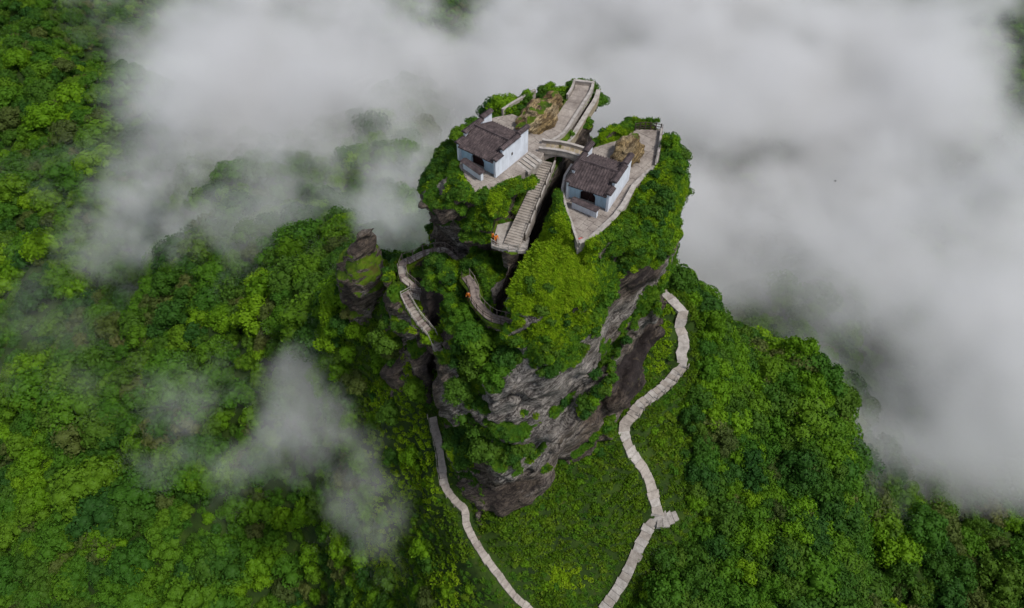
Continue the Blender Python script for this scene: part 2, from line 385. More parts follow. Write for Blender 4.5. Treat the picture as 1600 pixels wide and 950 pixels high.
# gully between the summits
P2 = PB[:, :2]; ZB = PB[:, 2]
GULLY = [np.array([10.0, 84, -8.]), np.array([5.9, 76.5, -9.5]), np.array([2.5, 69, -10.5]), np.array([-1.2, 63.2, -13.]), np.array([-3.6, 58, -18.])]
CLEFT = [np.array([-10.6, 67.5, -24.]), np.array([-11.2, 64.5, -33.]), np.array([-11.0, 61.5, -38.])]
dg, zg = seg_dist(P2, GULLY)
wg = 1.0 + .3 * fbm(PB, 3, 2, 50) + np.clip((ZB + 8) * .05, -.3, .5)
fv = np.maximum(fv, -np.maximum(dg - wg, zg - ZB))
dc_, zc_ = seg_dist(P2, CLEFT); fv = np.maximum(fv, -np.maximum(dc_ - .9 - .4 * fbm(PB, 3, 2, 51), zc_ - ZB))
# terraces, stairs and walkways cut and carried
def carry_poly(fv, poly, z, depth, pad=.4, clear=5):
    s = poly_sd(P2, poly)
    slab = np.maximum(s - pad * .2 - np.clip((z - ZB) * -.1, 0, 0), np.abs(ZB - (z - depth / 2 - .25)) - depth / 2)
    fv = np.minimum(fv, slab)
    return np.maximum(fv, -np.maximum(np.maximum(s - pad, z - .12 - ZB), ZB - z - clear))
def carry_line(fv, line, w, depth, clear=3.2):
    d, z = seg_dist(P2, line)
    fv = np.minimum(fv, np.maximum(d - w * .55, np.maximum(ZB - z + .12, z - depth - ZB)))
    return np.maximum(fv, -np.maximum(d - w * .8, np.maximum(z - .12 - ZB, ZB - z - clear)))
for ln in (RPATH, LPATH):      # the lower paths run free of the cliff foot
    d_, z_ = seg_dist(P2, ln); fv = np.maximum(fv, np.minimum(1.6 - d_ - .12 * np.maximum(ZB - z_ - 2.5, 0), 3))
fv = carry_poly(fv, TER2, ZT2, 3.0); fv = carry_poly(fv, TER1, ZT1, 2.5)
fv = carry_line(fv, WALK1, 3.0, 3)
fv = carry_line(fv, [STAIR_TOP, STAIR_BOT], 2.2, 3.5)
fv = carry_poly(fv, LANDING, -4.8, .8, .3, 3)
fv = carry_line(fv, WALK_A, 1.7, 1.6, 7.5); fv = carry_line(fv, WALK_B, 1.6, 1.6); fv = carry_line(fv, BOARD, 1.8, 1.0, 2.6)
fr = f.ravel().copy(); fr[idx] = fv; f = fr.reshape(shape)
f[0] = f[-1] = 1; f[:, 0] = 1; f[:, -1] = 1; f[:, :, -1] = 1; f[:, :, 0] = 1
def surface_nets(v, org, h):
    s = v < 0
    nx, ny, nz = v.shape
    mixed = np.zeros((nx - 1, ny - 1, nz - 1), bool)
    cnt = np.zeros(mixed.shape, np.uint8)
    for a in (0, 1):
        for b_ in (0, 1):
            for c_ in (0, 1): cnt += s[a:nx - 1 + a, b_:ny - 1 + b_, c_:nz - 1 + c_]
    mixed = (cnt > 0) & (cnt < 8)
    cells = np.argwhere(mixed); vid = np.full(mixed.shape, -1, np.int64); vid[mixed] = np.arange(len(cells))
    acc = np.zeros((len(cells), 3)); num = np.zeros(len(cells))
    cr = [(a, b_, c_) for a in (0, 1) for b_ in (0, 1) for c_ in (0, 1)]
    for p in cr:
        for q in cr:
            dlt = np.array(q) - np.array(p)
            if dlt.sum() != 1 or (dlt < 0).any(): continue
            va = v[tuple((cells + p).T)]; vb = v[tuple((cells + q).T)]
            m_ = (va < 0) != (vb < 0)
            tt = np.where(m_, va / np.where(m_, va - vb, 1), 0)
            acc[m_] += (np.array(p) + tt[:, None] * dlt)[m_]; num[m_] += 1
    V = (cells + acc / num[:, None]) * h + np.array(org)
    faces = []
    for axn in range(3):
        o1, o2 = (axn + 1) % 3, (axn + 2) % 3
        sl = [slice(None)] * 3; sl2 = [slice(None)] * 3
        sl[axn] = slice(0, -1); sl2[axn] = slice(1, None)
        A, B = s[tuple(sl)], s[tuple(sl2)]
        e = np.argwhere(A != B)
        e = e[(e[:, o1] > 0) & (e[:, o2] > 0) & (e[:, o1] < v.shape[o1] - 1) & (e[:, o2] < v.shape[o2] - 1)]
        flip = ~A[tuple(e.T)]
        u = np.zeros(3, int); u[o1] = 1; w_ = np.zeros(3, int); w_[o2] = 1
        q = np.stack([vid[tuple((e - u - w_).T)], vid[tuple((e - w_).T)], vid[tuple(e.T)], vid[tuple((e - u).T)]], -1)
        q[flip] = q[flip][:, ::-1]; faces.append(q)
    return V, np.concatenate(faces)
PV, PF = surface_nets(f, (x0, y0, z0), H)
def vnormals(V, Fc):
    n = np.cross(V[Fc[:, 2]] - V[Fc[:, 0]], V[Fc[:, 3]] - V[Fc[:, 1]]); out = np.zeros_like(V)
    for k in range(4): np.add.at(out, Fc[:, k], n)
    return out / (np.linalg.norm(out, axis=1, keepdims=True) + 1e-9)
# keep what stands above the slope
tz = terrain_z(PV[:, 0], PV[:, 1]); keepf = (PV[PF][:, :, 2] > tz[PF] - 1.5).all(1)
PF = PF[keepf]; used = np.unique(PF); remap = np.full(len(PV), -1); remap[used] = np.arange(len(used)); PV = PV[used]; PF = remap[PF]
lab_ = np.arange(len(PV))      # drop loose fragments
for _ in range(200):
    old = lab_.copy(); m_ = lab_[PF].min(1)
    for k in range(4): np.minimum.at(lab_, PF[:, k], m_)
    lab_ = lab_[lab_]
    if (lab_ == old).all(): break
big_ = np.bincount(lab_, minlength=len(PV))[lab_] > 3000
PF = PF[big_[PF].all(1)]; used = np.unique(PF); remap = np.full(len(PV), -1); remap[used] = np.arange(len(used)); PV = PV[used]; PF = remap[PF]
PN = vnormals(PV, PF)
# relax normals for the growth mask
ns = PN.copy()
for _ in range(2):
    acc = np.zeros_like(ns)
    fm = ns[PF].mean(1)
    for k in range(4): np.add.at(acc, PF[:, k], fm)
    ns = acc / (np.linalg.norm(acc, axis=1, keepdims=True) + 1e-9)
ppx, ppy, pdep = project(PV)
def terrain_hit(px, py):
    d = ray(px, py); Ys = np.arange(30, 520, .5); P = d[None] * (Ys / d[1])[:, None] + np.array([0, 0, CAMZ])
    k = np.argmax(P[:, 2] < terrain_z(P[:, 0], P[:, 1])); return P[k]
def surf_hit(px, py, r=5):
    m_ = (np.abs(ppx - px) < r) & (np.abs(ppy - py) < r)
    if not m_.any(): return terrain_hit(px, py)
    i = np.nonzero(m_)[0]; return PV[i[np.argmin(pdep[i])]]
grow = ns[:, 2] * 1.05 + .42 * fbm(PV, 4.5, 3, 61) + .16 * fbm(PV, 1.3, 2, 62) + .012 * (PV[:, 2] + 8) - .13
def region(cx, cyy, cz, rx, ry, rz_, amt):
    global grow
    d = ((PV[:, 0] - cx) / rx) ** 2 + ((PV[:, 1] - cyy) / ry) ** 2 + ((PV[:, 2] - cz) / rz_) ** 2
    grow = grow + amt * np.exp(-d)
ROCKY = [(835, 620, 54, 4, 5, 4, -.85), (880, 650, 54.5, 5, 5, 5, -.5), (780, 770, 49.5, 4, 4, 6, -1.0), (860, 720, 52, 5, 4, 4, -.5), (960, 500, 62, 1.6, 3, 4, -.55), (930, 600, 58, 2, 3, 4, -.5),
         (1000, 560, 66, 6, 7, 6, -1.1), (1040, 560, 70, 5, 6, 6, -1.1), (985, 620, 62, 4, 4, 4, -.7), (690, 345, 74, 3.5, 5, 3.5, -.9), (960, 390, 68, 2, 3, 2.5, -.5), (975, 420, 68, 2, 4, 3, -.5), (830, 500, 57.5, 4, 2, 1.0, -.7), (850, 440, 60, 3, 2, .8, -.3), (700, 560, 62, 2.5, 3, 4, -.4), (690, 640, 59, 3, 4, 4, -.5), (1010, 440, 76, 2, 3, 2, -.4), (930, 200, 90, 3, 3, 4, -.5), (785, 425, 64.5, 3, 3, 2, -.3)]
LUSH = [(850, 380, 63, 4, 6, 5, .55), (850, 460, 59.5, 5, 5, 4, .45), (760, 340, 70, 5, 5, 5, .6), (740, 680, 55, 5, 5, 7, .7), (760, 540, 58, 5, 4, 6, .5), (1020, 330, 76, 5, 8, 6, .6), (680, 450, 69, 4, 5, 4, .7), (880, 540, 57, 5, 4, 4, .4), (945, 460, 0, 3.5, 3.5, 3, .45), (905, 530, 0, 3, 3, 3, .4), (985, 395, 0, 3, 3, 3, .35), (900, 690, 0, 2, 2, 1.5, .4), (920, 640, 0, 1.5, 2, 3, .45)]
for q in ROCKY + LUSH: region(*surf_hit(*q[:2]), *q[3:])
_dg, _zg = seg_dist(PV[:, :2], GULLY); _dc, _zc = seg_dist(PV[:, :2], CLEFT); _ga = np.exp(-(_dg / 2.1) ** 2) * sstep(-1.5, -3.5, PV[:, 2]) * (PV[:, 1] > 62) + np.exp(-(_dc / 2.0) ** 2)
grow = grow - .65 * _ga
_l2 = (PV @ np.array([-.62, .18, .76]) + 1.6 * fbm(PV, 9, 2, 41)) / 1.5; _i2 = np.floor(_l2).astype(int); _r2 = np.random.default_rng(78).uniform(-1, 1, 600)
grow = grow + .64 * _r2[_i2 % 600] * sstep(-.2, .3, vn(PV, 6, 63) + .35)
moss = sstep(.05, .40, grow)
tone = np.clip(.5 + .5 * fbm(PV, 7, 3, 71), 0, 1) - .5 * np.clip(_ga, 0, 1)  # tone lowered inside gully and cleft, their shade put into the rock colour
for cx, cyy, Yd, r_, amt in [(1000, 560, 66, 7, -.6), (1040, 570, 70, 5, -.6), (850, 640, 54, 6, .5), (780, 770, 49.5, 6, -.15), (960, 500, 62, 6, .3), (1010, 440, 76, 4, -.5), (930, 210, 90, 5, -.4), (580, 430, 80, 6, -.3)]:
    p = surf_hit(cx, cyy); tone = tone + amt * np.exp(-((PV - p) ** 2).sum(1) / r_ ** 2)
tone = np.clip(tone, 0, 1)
# rock material: beds, cracks, lichen, moss where it grows
def rock_material(name, pale, mid, dark, use_attr=True):
    m, t, b, o = new_mat(name); v = wpos(t)
    mp = N(t, 'ShaderNodeMapping', vector_type='TEXTURE'); mp.inputs['Rotation'].default_value = (R(-10), R(-39), 0); mp.inputs['Scale'].default_value = (5, 5, .85); t.links.new(v, mp.inputs[0])
    beds = noise(t, mp.outputs[0], 1.1, 6, .65, .6)
    fine = noise(t, v, 5, 5, .7)
    if use_attr:
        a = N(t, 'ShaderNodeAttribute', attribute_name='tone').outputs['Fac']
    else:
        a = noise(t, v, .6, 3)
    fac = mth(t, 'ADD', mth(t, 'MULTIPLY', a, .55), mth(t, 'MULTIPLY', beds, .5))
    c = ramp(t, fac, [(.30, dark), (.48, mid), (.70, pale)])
    strk = noise(t, mp.outputs[0], 1.9, 6, .72, .5); c = mix(t, ramp(t, strk, [(.38, (.9, .9, .9)), (.5, (0, 0, 0))]), c, dark); c = mix(t, ramp(t, strk, [(.60, (0, 0, 0)), (.72, (.55, .55, .55))]), c, pale)
    c = mix(t, ramp(t, noise(t, v, .9, 4, .6), [(.55, (0, 0, 0)), (.75, (.5, .5, .5))]), c, tuple(.5 * q + .5 * w for q, w in zip(mid, (.22, .17, .09))))
    c = mix(t, .6, c, ramp(t, fine, [(.3, (.2, .2, .2)), (.7, (.75, .75, .75))]), 'OVERLAY')
    ln_ = noise(t, mp.outputs[0], 1.35, 8, .75, .9); ln2 = noise(t, v, .85, 7, .7, .4)
    for q_, w_ in ((ln_, .022), (ln2, .010)):
        a_ = mth(t, 'ABSOLUTE', mth(t, 'SUBTRACT', q_, .5)); c = mix(t, ramp(t, a_, [(w_ * .4, (.85, .85, .85)), (w_ * 1.5, (0, 0, 0))]), c, tuple(q * .5 for q in dark))
    vo = N(t, 'ShaderNodeTexVoronoi', feature='DISTANCE_TO_EDGE'); vo.inputs['Scale'].default_value = 1.0
    mp2 = N(t, 'ShaderNodeMapping'); mp2.vector_type = 'TEXTURE'; mp2.inputs['Rotation'].default_value = (R(-10), R(-39), R(20)); mp2.inputs['Scale'].default_value = (2.0, 2.0, .8); t.links.new(v, mp2.inputs[0]); t.links.new(mp2.outputs[0], vo.inputs['Vector'])
    crack = ramp(t, vo.outputs['Distance'], [(.0, (0, 0, 0)), (.07, (1, 1, 1))])
    hgt = mth(t, 'ADD', mth(t, 'MULTIPLY', beds, 1.0), mth(t, 'ADD', mth(t, 'MULTIPLY', fine, .35), mth(t, 'MULTIPLY', crack, .08)))
    if use_attr:
        ms = N(t, 'ShaderNodeAttribute', attribute_name='moss').outputs['Fac']
        ms = mth(t, 'ADD', ms, mth(t, 'MULTIPLY', mth(t, 'SUBTRACT', noise(t, v, 2.4, 4, .7), .5), 1.0))
        mfac = ramp(t, ms, [(.42, (0, 0, 0)), (.58, (1, 1, 1))])
        mc = ramp(t, noise(t, v, .5, 6, .7), [(.3, (.018, .040, .005)), (.42, (.045, .085, .006)), (.54, (.090, .155, .006)), (.64, (.085, .070, .018)), (.74, (.05, .09, .008))])
        c = mix(t, mfac, c, mc)
    t.links.new(c, b.inputs['Base Color']); b.inputs['Roughness'].default_value = .9
    c2 = None
    bump(t, b, mth(t, 'ADD', hgt, mth(t, 'MULTIPLY', strk, .6)), 1.0, .5)
    return m
M['rock'] = rock_material('rock', (.30, .275, .25), (.15, .118, .092), (.036, .028, .027))
# fine bedding relief on the bare faces
_bl = (PV @ np.array([-.62, .18, .76]) + .8 * fbm(PV, 5, 2, 43)) / 1.25; _bi = np.floor(_bl).astype(int); _bf = _bl - _bi; _br = np.random.default_rng(79).uniform(-1, 1, 700)
PV = PV + ns * ((.30 * _br[_bi % 700] + .22 * (_bf - .5)) * (1 - .7 * moss) * (.4 + .6 * sstep(.9, .2, np.abs(ns[:, 2]))))[:, None]
pil = tag(obj('rock_cliff', mesh_np('rock_cliff', PV, PF, M['rock'], False)), 'split rock pillar with mossy ledges carrying the two temples', kind='structure')
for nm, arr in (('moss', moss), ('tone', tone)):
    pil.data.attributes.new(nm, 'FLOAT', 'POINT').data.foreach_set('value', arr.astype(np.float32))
print('pillar', len(PF), time.time() - T0)

# ================================================================== BUILT THINGS
M['stone'] = simple('stone', [(.3, (.20, .175, .155)), (.5, (.30, .265, .235)), (.72, (.40, .36, .32))], .9, bstr=.5)
M['stone_pale'] = simple('stone_pale', [(.3, (.22, .20, .18)), (.5, (.35, .32, .295)), (.72, (.46, .43, .40))], 1.3, bstr=.4)
M['stone_warm'] = simple('stone_warm', [(.3, (.16, .125, .075)), (.5, (.29, .24, .165)), (.72, (.38, .33, .25))], .9, bstr=.5)
M['paving'] = simple('paving', [(.28, (.15, .125, .11)), (.48, (.27, .235, .21)), (.7, (.37, .33, .295))], .55, bstr=.3)
M['mortar'] = simple('mortar', [(.3, (.09, .085, .07)), (.7, (.16, .15, .125))], 1.2)
M['wood'] = simple('wood', [(.3, (.12, .095, .085)), (.7, (.25, .205, .185))], 1.5, bstr=.3)
M['wood_dark'] = simple('wood_dark', [(.3, (.035, .028, .022)), (.7, (.09, .07, .055))], 2)
M['tile'] = simple('tile', [(.28, (.032, .025, .027)), (.5, (.075, .058, .060)), (.75, (.15, .115, .115))], 1.6, bstr=.5)
M['door'] = simple('door', [(.3, (.015, .010, .010)), (.7, (.05, .02, .018))], 3)
M['red'] = simple('red', [(.3, (.35, .03, .025)), (.7, (.5, .06, .05))], 3)
def plaster(name, base):
    m, t, b, o = new_mat(name); v = wpos(t)
    mp = N(t, 'ShaderNodeMapping'); mp.inputs['Scale'].default_value = (1.6, 1.6, .22); t.links.new(v, mp.inputs[0])
    streak = ramp(t, noise(t, mp.outputs[0], 1.6, 5, .7), [(.42, (0, 0, 0)), (.78, (.65, .65, .65))])
    blot = ramp(t, noise(t, v, .9, 5, .65), [(.35, (.86, .86, .86)), (.65, (1.0, 1.0, 1.0))])
    c = mix(t, 1.0, base, blot, 'MULTIPLY'); c = mix(t, streak, c, tuple(q * .55 for q in base))
    t.links.new(c, b.inputs['Base Color']); b.inputs['Roughness'].default_value = .95
    bump(t, b, noise(t, v, 6, 4, .6), .25, .03)
    return m
M['plaster'] = plaster('plaster', (.66, .70, .77)); M['plaster_blue'] = plaster('plaster_blue', (.44, .60, .72))
def V2(p): return np.array(p[:2], float)
def smooth_line(pts, step):
    """Catmull-Rom through the points, resampled at about one step"""
    P = np.array(pts, float); P = np.vstack([2 * P[0] - P[1], P, 2 * P[-1] - P[-2]]); out = []
    for i in range(1, len(P) - 2):
        for s in np.linspace(0, 1, 12, endpoint=False):
            a, b_, c_, d_ = P[i - 1], P[i], P[i + 1], P[i + 2]
            out.append(.5 * (2 * b_ + (c_ - a) * s + (2 * a - 5 * b_ + 4 * c_ - d_) * s * s + (3 * b_ - a - 3 * c_ + d_) * s ** 3))
    out.append(P[-2]); out = np.array(out)
    L_ = np.concatenate([[0], np.cumsum(np.hypot(*np.diff(out[:, :2], axis=0).T))]); n = max(2, int(round(L_[-1] / step)))
    q = np.linspace(0, L_[-1], n + 1)
    return np.stack([np.interp(q, L_, out[:, k]) for k in range(3)], -1)
def normals2(L_):
    d = np.gradient(L_[:, :2], axis=0); d /= np.linalg.norm(d, axis=1, keepdims=True) + 1e-9; return np.stack([-d[:, 1], d[:, 0]], -1)
def slab_path(name, pts, width, step, mat, label, piece='slab', thick=.45, gap=.04, lift=.1, kind='structure', jitter=.06, flat=True, cat=None, wfun=None, ground=None):
    L_ = smooth_line(pts, step)
    if ground is not None:
        z_ = ground(L_[:, 0], L_[:, 1])
        z_ = np.convolve(np.pad(z_, 2, 'edge'), np.ones(5) / 5, 'valid'); L_[:, 2] = z_
    n_ = normals2(L_); rg = np.random.default_rng(len(pts) * 31 + int(width * 100))
    root = empty(name, L_[0]); o0 = L_[0]
    tag(root, label, cat, kind=kind)
    for i in range(len(L_) - 1):
        a, b_ = L_[i], L_[i + 1]; wa = (width if wfun is None else width * wfun(i / (len(L_) - 1))) * (1 + (rg.uniform(-.1, .1) if thick > .3 else 0)); 
        j = rg.uniform(-jitter, jitter, 4) * wa
        d = (b_ - a); g_ = d[:2] * gap / 2
        zt = (max(a[2], b_[2]) * .5 + (a[2] + b_[2]) * .25 if flat else None)
        def pt(q, s, e, zz, jj): return (q[0] + n_[e][0] * (wa / 2 + jj) * s - o0[0], q[1] + n_[e][1] * (wa / 2 + jj) * s - o0[1], zz - o0[2])
        za, zb = (zt, zt) if flat else (a[2], b_[2])
        za += lift + rg.uniform(-.05, .05) * (not flat) * (thick > .3); zb += lift + rg.uniform(-.05, .05) * (not flat) * (thick > .3)
        A = np.array([a[0] + g_[0], a[1] + g_[1]]); B = np.array([b_[0] - g_[0], b_[1] - g_[1]])
        top = [pt(A, 1, i, za, j[0]), pt(A, -1, i, za, j[1]), pt(B, -1, i + 1, zb, j[2]), pt(B, 1, i + 1, zb, j[3])]
        bot = [(p[0], p[1], p[2] - thick - abs(b_[2] - a[2]) * .6) for p in top]
        MB().hexa(bot, top).build(piece, mat if not isinstance(mat, list) else mat[rg.integers(0, len(mat))], root, bevel=.02)
    return root
def railing(name, pts, side, spacing, h, mat, label, rails=(1.0,), post_w=.11, rail_w=.07, lift=.1, cat='railing'):
    L_ = smooth_line(pts, spacing); n_ = normals2(L_); root = empty(name, L_[0]); tag(root, label, cat)
    pm = MB().box(-post_w / 2, post_w / 2, -post_w / 2, post_w / 2, -.35, h + .12).me('post', mat, .015)
    P = L_.copy(); P[:, :2] += n_ * side; P[:, 2] += lift; P -= L_[0]
    for p in P: obj('post', pm, root, p)
    for r in rails:
        for a, b_ in zip(P[:-1], P[1:]):
            MB().bar((a[0], a[1], a[2] + h * r), (b_[0], b_[1], b_[2] + h * r), rail_w).build('rail', mat, root)
    return root
def low_wall(name, pts, h, w, mat, label, base=-.6, cop=True, cat='wall', capm=None):
    P = [np.array(p, float) for p in pts]; root = empty(name, P[0]); tag(root, label, cat); o0 = P[0]
    A = np.array(P); n_ = normals2(A) if len(A) > 2 else np.repeat(normals2(A), 1, 0)
    for i in range(len(P) - 1):
        a, b_ = P[i] - o0, P[i + 1] - o0
        def q(p, e, s, z, ww): return (p[0] + n_[e][0] * ww / 2 * s, p[1] + n_[e][1] * ww / 2 * s, p[2] + z)
        def strip(z_0, z_1, ww): return MB().hexa([q(a, i, 1, z_0, ww), q(a, i, -1, z_0, ww), q(b_, i + 1, -1, z_0, ww), q(b_, i + 1, 1, z_0, ww)], [q(a, i, 1, z_1, ww), q(a, i, -1, z_1, ww), q(b_, i + 1, -1, z_1, ww), q(b_, i + 1, 1, z_1, ww)])
        s_ = strip(base, h, w).build('wall_section', mat, root)
        if cop: strip(h + .004, h + .09, w * 1.3).build('coping', capm or M['stone_pale'], s_)
    return root
# ---- terraces
def terrace(name, poly, z, depth, label):
    c = np.mean(poly, 0); root = empty(name, (c[0], c[1], z)); tag(root, label, kind='structure')
    loc = [np.array(p) - c for p in poly]
    base = MB().prism([p * 1.02 for p in loc], -depth, -.09).build('retaining_wall', M['stone'], root, bevel=.05)
    # irregular paving slabs clipped to the outline
    poly_l = np.array(loc); s = 1.25; a0 = .9
    u = np.array([math.cos(a0), math.sin(a0)]); w = np.array([-u[1], u[0]])
    rg = np.random.default_rng(int(abs(z) * 10) + 5)
    ext = np.abs(poly_l).max() + 2
    row = 0; yy = -ext
    while yy < ext:
        hgt = rg.uniform(.9, 1.3); xx = -ext + rg.uniform(0, 1)
        while xx < ext:
            ln = rg.uniform(.9, 1.7)
            cell = [(xx, yy), (xx + ln, yy), (xx + ln, yy + hgt), (xx, yy + hgt)]
            pts = [u * p[0] + w * p[1] for p in cell]
            out = pts   # clip cell polygon against (convex-ish) terrace by half planes of the cell on the terrace outline
            poly_c = [np.array(p) for p in loc]
            ctr = sum(pts) / 4
            if poly_sd(ctr[None], poly_l)[0] < 1.2:
                for k in range(4):
                    p0, p1 = pts[k], pts[(k + 1) % 4]; e = p1 - p0; nn_ = np.array([-e[1], e[0]]) / np.linalg.norm(e); off = .02
                    res = []
                    for q in range(len(poly_c)):
                        A, B = poly_c[q], poly_c[(q + 1) % len(poly_c)]; da = (A - p0) @ nn_ - off; db = (B - p0) @ nn_ - off
                        if da >= 0: res.append(A)
                        if (da >= 0) != (db >= 0): res.append(A + (B - A) * da / (da - db))
                    poly_c = res
                    if len(poly_c) < 3: break
                if len(poly_c) >= 3:
                    ar = .5 * abs(sum(poly_c[q][0] * poly_c[(q + 1) % len(poly_c)][1] - poly_c[(q + 1) % len(poly_c)][0] * poly_c[q][1] for q in range(len(poly_c))))
                    if ar > .08: MB().prism(poly_c, -.2, rg.uniform(-.02, .012)).build('paving_slab', M['paving'], base)
            xx += ln
        yy += hgt
    return root
terrace('stone_terrace', TER1, ZT1, 1.3, 'stone paved terrace under the left temple')
terrace('stone_terrace', TER2, ZT2, 1.3, 'stone paved terrace under the right temple')
def q3(pts, z): return [PZ(x, y, z) for x, y in pts]
low_wall('parapet_wall', q3([(903, 385), (893, 355), (883, 325), (878, 300), (882, 280), (893, 262)], ZT2), .55, .22, M['stone'], 'thin pale parapet wall on the left edge of the right terrace')
low_wall('parapet_wall', q3([(904, 385), (922, 379), (940, 363), (960, 344), (975, 324), (990, 296), (1007, 279), (1022, 267)], ZT2), .65, .5, M['stone'], 'broad stone parapet wall curving along the right terrace')
low_wall('parapet_wall', q3([(1024, 264), (1029, 235), (1033, 206)], ZT2), .6, .25, M['stone_warm'], 'straight parapet wall beside the lookout strip of the right terrace')
railing('railing', q3([(992, 204), (1005, 202), (1020, 203), (1032, 205)], ZT2), 0, .75, 1.0, M['wood_dark'], 'dark lookout railing at the far end of the right terrace', (1.0, .55, .2), .14)
railing('railing', q3([(1027, 262), (1031, 235), (1034, 207)], ZT2), 0, 1.5, 1.05, M['wood'], 'slim railing on the right side of the lookout strip', (1.0,), .08, .05)
low_wall('parapet_wall', q3([(785, 178), (800, 168), (817, 158), (836, 147)], ZT1 + .2), .7, .3, M['stone'], 'low mossy wall behind the left temple and ochre boulder')
W1 = smooth_line(WALK1, 1.0)
slab_path('stone_path', WALK1, 2.4, 1.5, [M['paving']], 'paved path from the left temple back to its lookout', lift=.05, flat=False, jitter=.02, gap=.015, thick=.28)
n1_ = normals2(W1)
def off(L_, n_, s, i0=0, i1=None): 
    q = L_.copy(); q[:, :2] += n_ * s; return [p for p in q[i0:i1]]
low_wall('parapet_wall', off(W1, n1_, -1.35, 1), .5, .3, M['stone'], 'tall stone parapet on the right side of the left lookout path')
low_wall('parapet_wall', off(W1, n1_, -2.2, 2), -.5, .5, M['stone_warm'], 'lower outer stone wall below the left lookout path', base=-1.9)
low_wall('parapet_wall', [W1[-1] + np.array([n1_[-1][0] * s, n1_[-1][1] * s, 0]) for s in (1.5, .5, -.5, -1.5)], .6, .35, M['stone'], 'back wall closing the lookout of the left summit')
low_wall('parapet_wall', off(W1, n1_, 1.4, -5), .5, .25, M['stone'], 'short wall on the left side of the left lookout')
# ---- stairs, landing, bridge
def stairs(name, top, bot, width, n, mat, label, wgrow=0.0):
    root = empty(name, top); tag(root, label, kind='structure'); top = np.array(top); bot = np.array(bot)
    d = bot - top; u = V2(d) / np.linalg.norm(V2(d)); nn_ = np.array([-u[1], u[0]])
    for k in range(n):
        a = V2(d) * k / n; b_ = V2(d) * (k + 1) / n + u * .03; zz = d[2] * (k + .6) / n; w_ = width * (1 + wgrow * k / n) / 2
        p = [a + nn_ * w_, a - nn_ * w_, b_ - nn_ * w_, b_ + nn_ * w_]
        MB().prism(p, zz - .5, zz).build('step', mat[k % len(mat)], root, bevel=.02)
    return root
stairs('stone_stairs', STAIR_TOP + np.array([0, 0, .35]), STAIR_BOT + np.array([0, 0, .1]), 1.5, 34, [M['stone']], 'long stone stairway climbing between the two summits', .45)
sd = V2(STAIR_BOT - STAIR_TOP); sd /= np.linalg.norm(sd); sn = np.array([-sd[1], sd[0], 0])
low_wall('stair_wall', [STAIR_TOP + sn * 1.02 + np.array([0, 0, .3]), STAIR_TOP * .4 + STAIR_BOT * .6 + sn * 1.2 + np.array([0, 0, .1]), STAIR_TOP * .12 + STAIR_BOT * .88 + sn * 1.3], .42, .16, M['stone'], 'low side wall of the stairway above the dark gully', base=-1.4)
railing('railing', [STAIR_TOP + sn * 1.05 + np.array([0, 0, .3]), STAIR_TOP * .5 + STAIR_BOT * .5 + sn * 1.2 + np.array([0, 0, .2]), STAIR_TOP * .1 + STAIR_BOT * .9 + sn * 1.32], 0, 2.0, .95, M['wood_dark'], 'dark posts and rail along the stairway', (1.0,), .12, .05)
cL = np.mean(LANDING, 0); ld = empty('stair_landing', (cL[0], cL[1], -4.8)); tag(ld, 'flat stone landing at the foot of the stairway', kind='structure')
MB().prism([(np.array(p) - cL) * 1.05 for p in LANDING], -.5, .02).build('paving', M['stone_pale'], ld, bevel=.03)
railing('railing', q3([(768, 383), (781, 390), (796, 392), (815, 392), (824, 390)], -4.75), 0, 1.1, .9, M['stone_pale'], 'pale railing round the front of the stair landing', (1.0, .5), .1, .06)
st1 = q3([(813, 255), (823, 249), (834, 243), (845, 236)], ZT1)
stairs('stone_steps', PZ(838, 243, ZT1 + .75), PZ(816, 262, ZT1 - .05), 2.4, 5, [M['stone_pale'], M['stone']], 'short broad steps beside the left temple')
def bridge():
    a, b_ = BR0, BR1; d = b_ - a; Lb = np.linalg.norm(V2(d)); root = empty('arch_bridge', a, math.atan2(d[1], d[0])); tag(root, 'small stone arch bridge spanning the gully between the two summits', 'bridge')
    n = 14; w = .92; xs_ = np.linspace(-.5, Lb + .5, n + 1)
    def zt(x): return .3 * math.sin(math.pi * np.clip(x / Lb, 0, 1)) + d[2] * x / Lb + .1
    def zb(x):
        q = (x / Lb - .5) * 2; return zt(x) - .5 - 1.9 * (1 - math.sqrt(max(0, 1 - min(abs(q), 1) ** 2)))
    def loft(y_0, y_1, f0, f1, name, mat, par):
        m_ = MB()
        V = []
        for x in xs_: V += [(x, y_0, f0(x)), (x, y_1, f0(x)), (x, y_1, f1(x)), (x, y_0, f1(x))]
        Fc = [(0, 1, 2, 3), (4 * n + 3, 4 * n + 2, 4 * n + 1, 4 * n)]
        for i in range(n):
            for k in range(4): Fc.append((4 * i + k, 4 * i + (k + 1) % 4, 4 * i + 4 + (k + 1) % 4, 4 * i + 4 + k))
        return m_.add(V, Fc).build(name, mat, par)
    loft(-w, w, zb, zt, 'arch', M['stone'], root)
    for s in (-1, 1):
        p = loft(s * w - .14, s * w + .14, lambda x: zt(x) - .25, lambda x: zt(x) + .5, 'parapet', M['stone'], root)
        loft(s * w - .2, s * w + .2, lambda x: zt(x) + .504, lambda x: zt(x) + .58, 'coping', M['stone_pale'], p)
    for x in np.linspace(.2, Lb - .4, 9):
        MB().box(x, x + .5, -w + .16, w - .16, zt(x + .25) - .1, zt(x + .25) + .05).build('deck_slab', M['stone_warm'], root)
bridge()
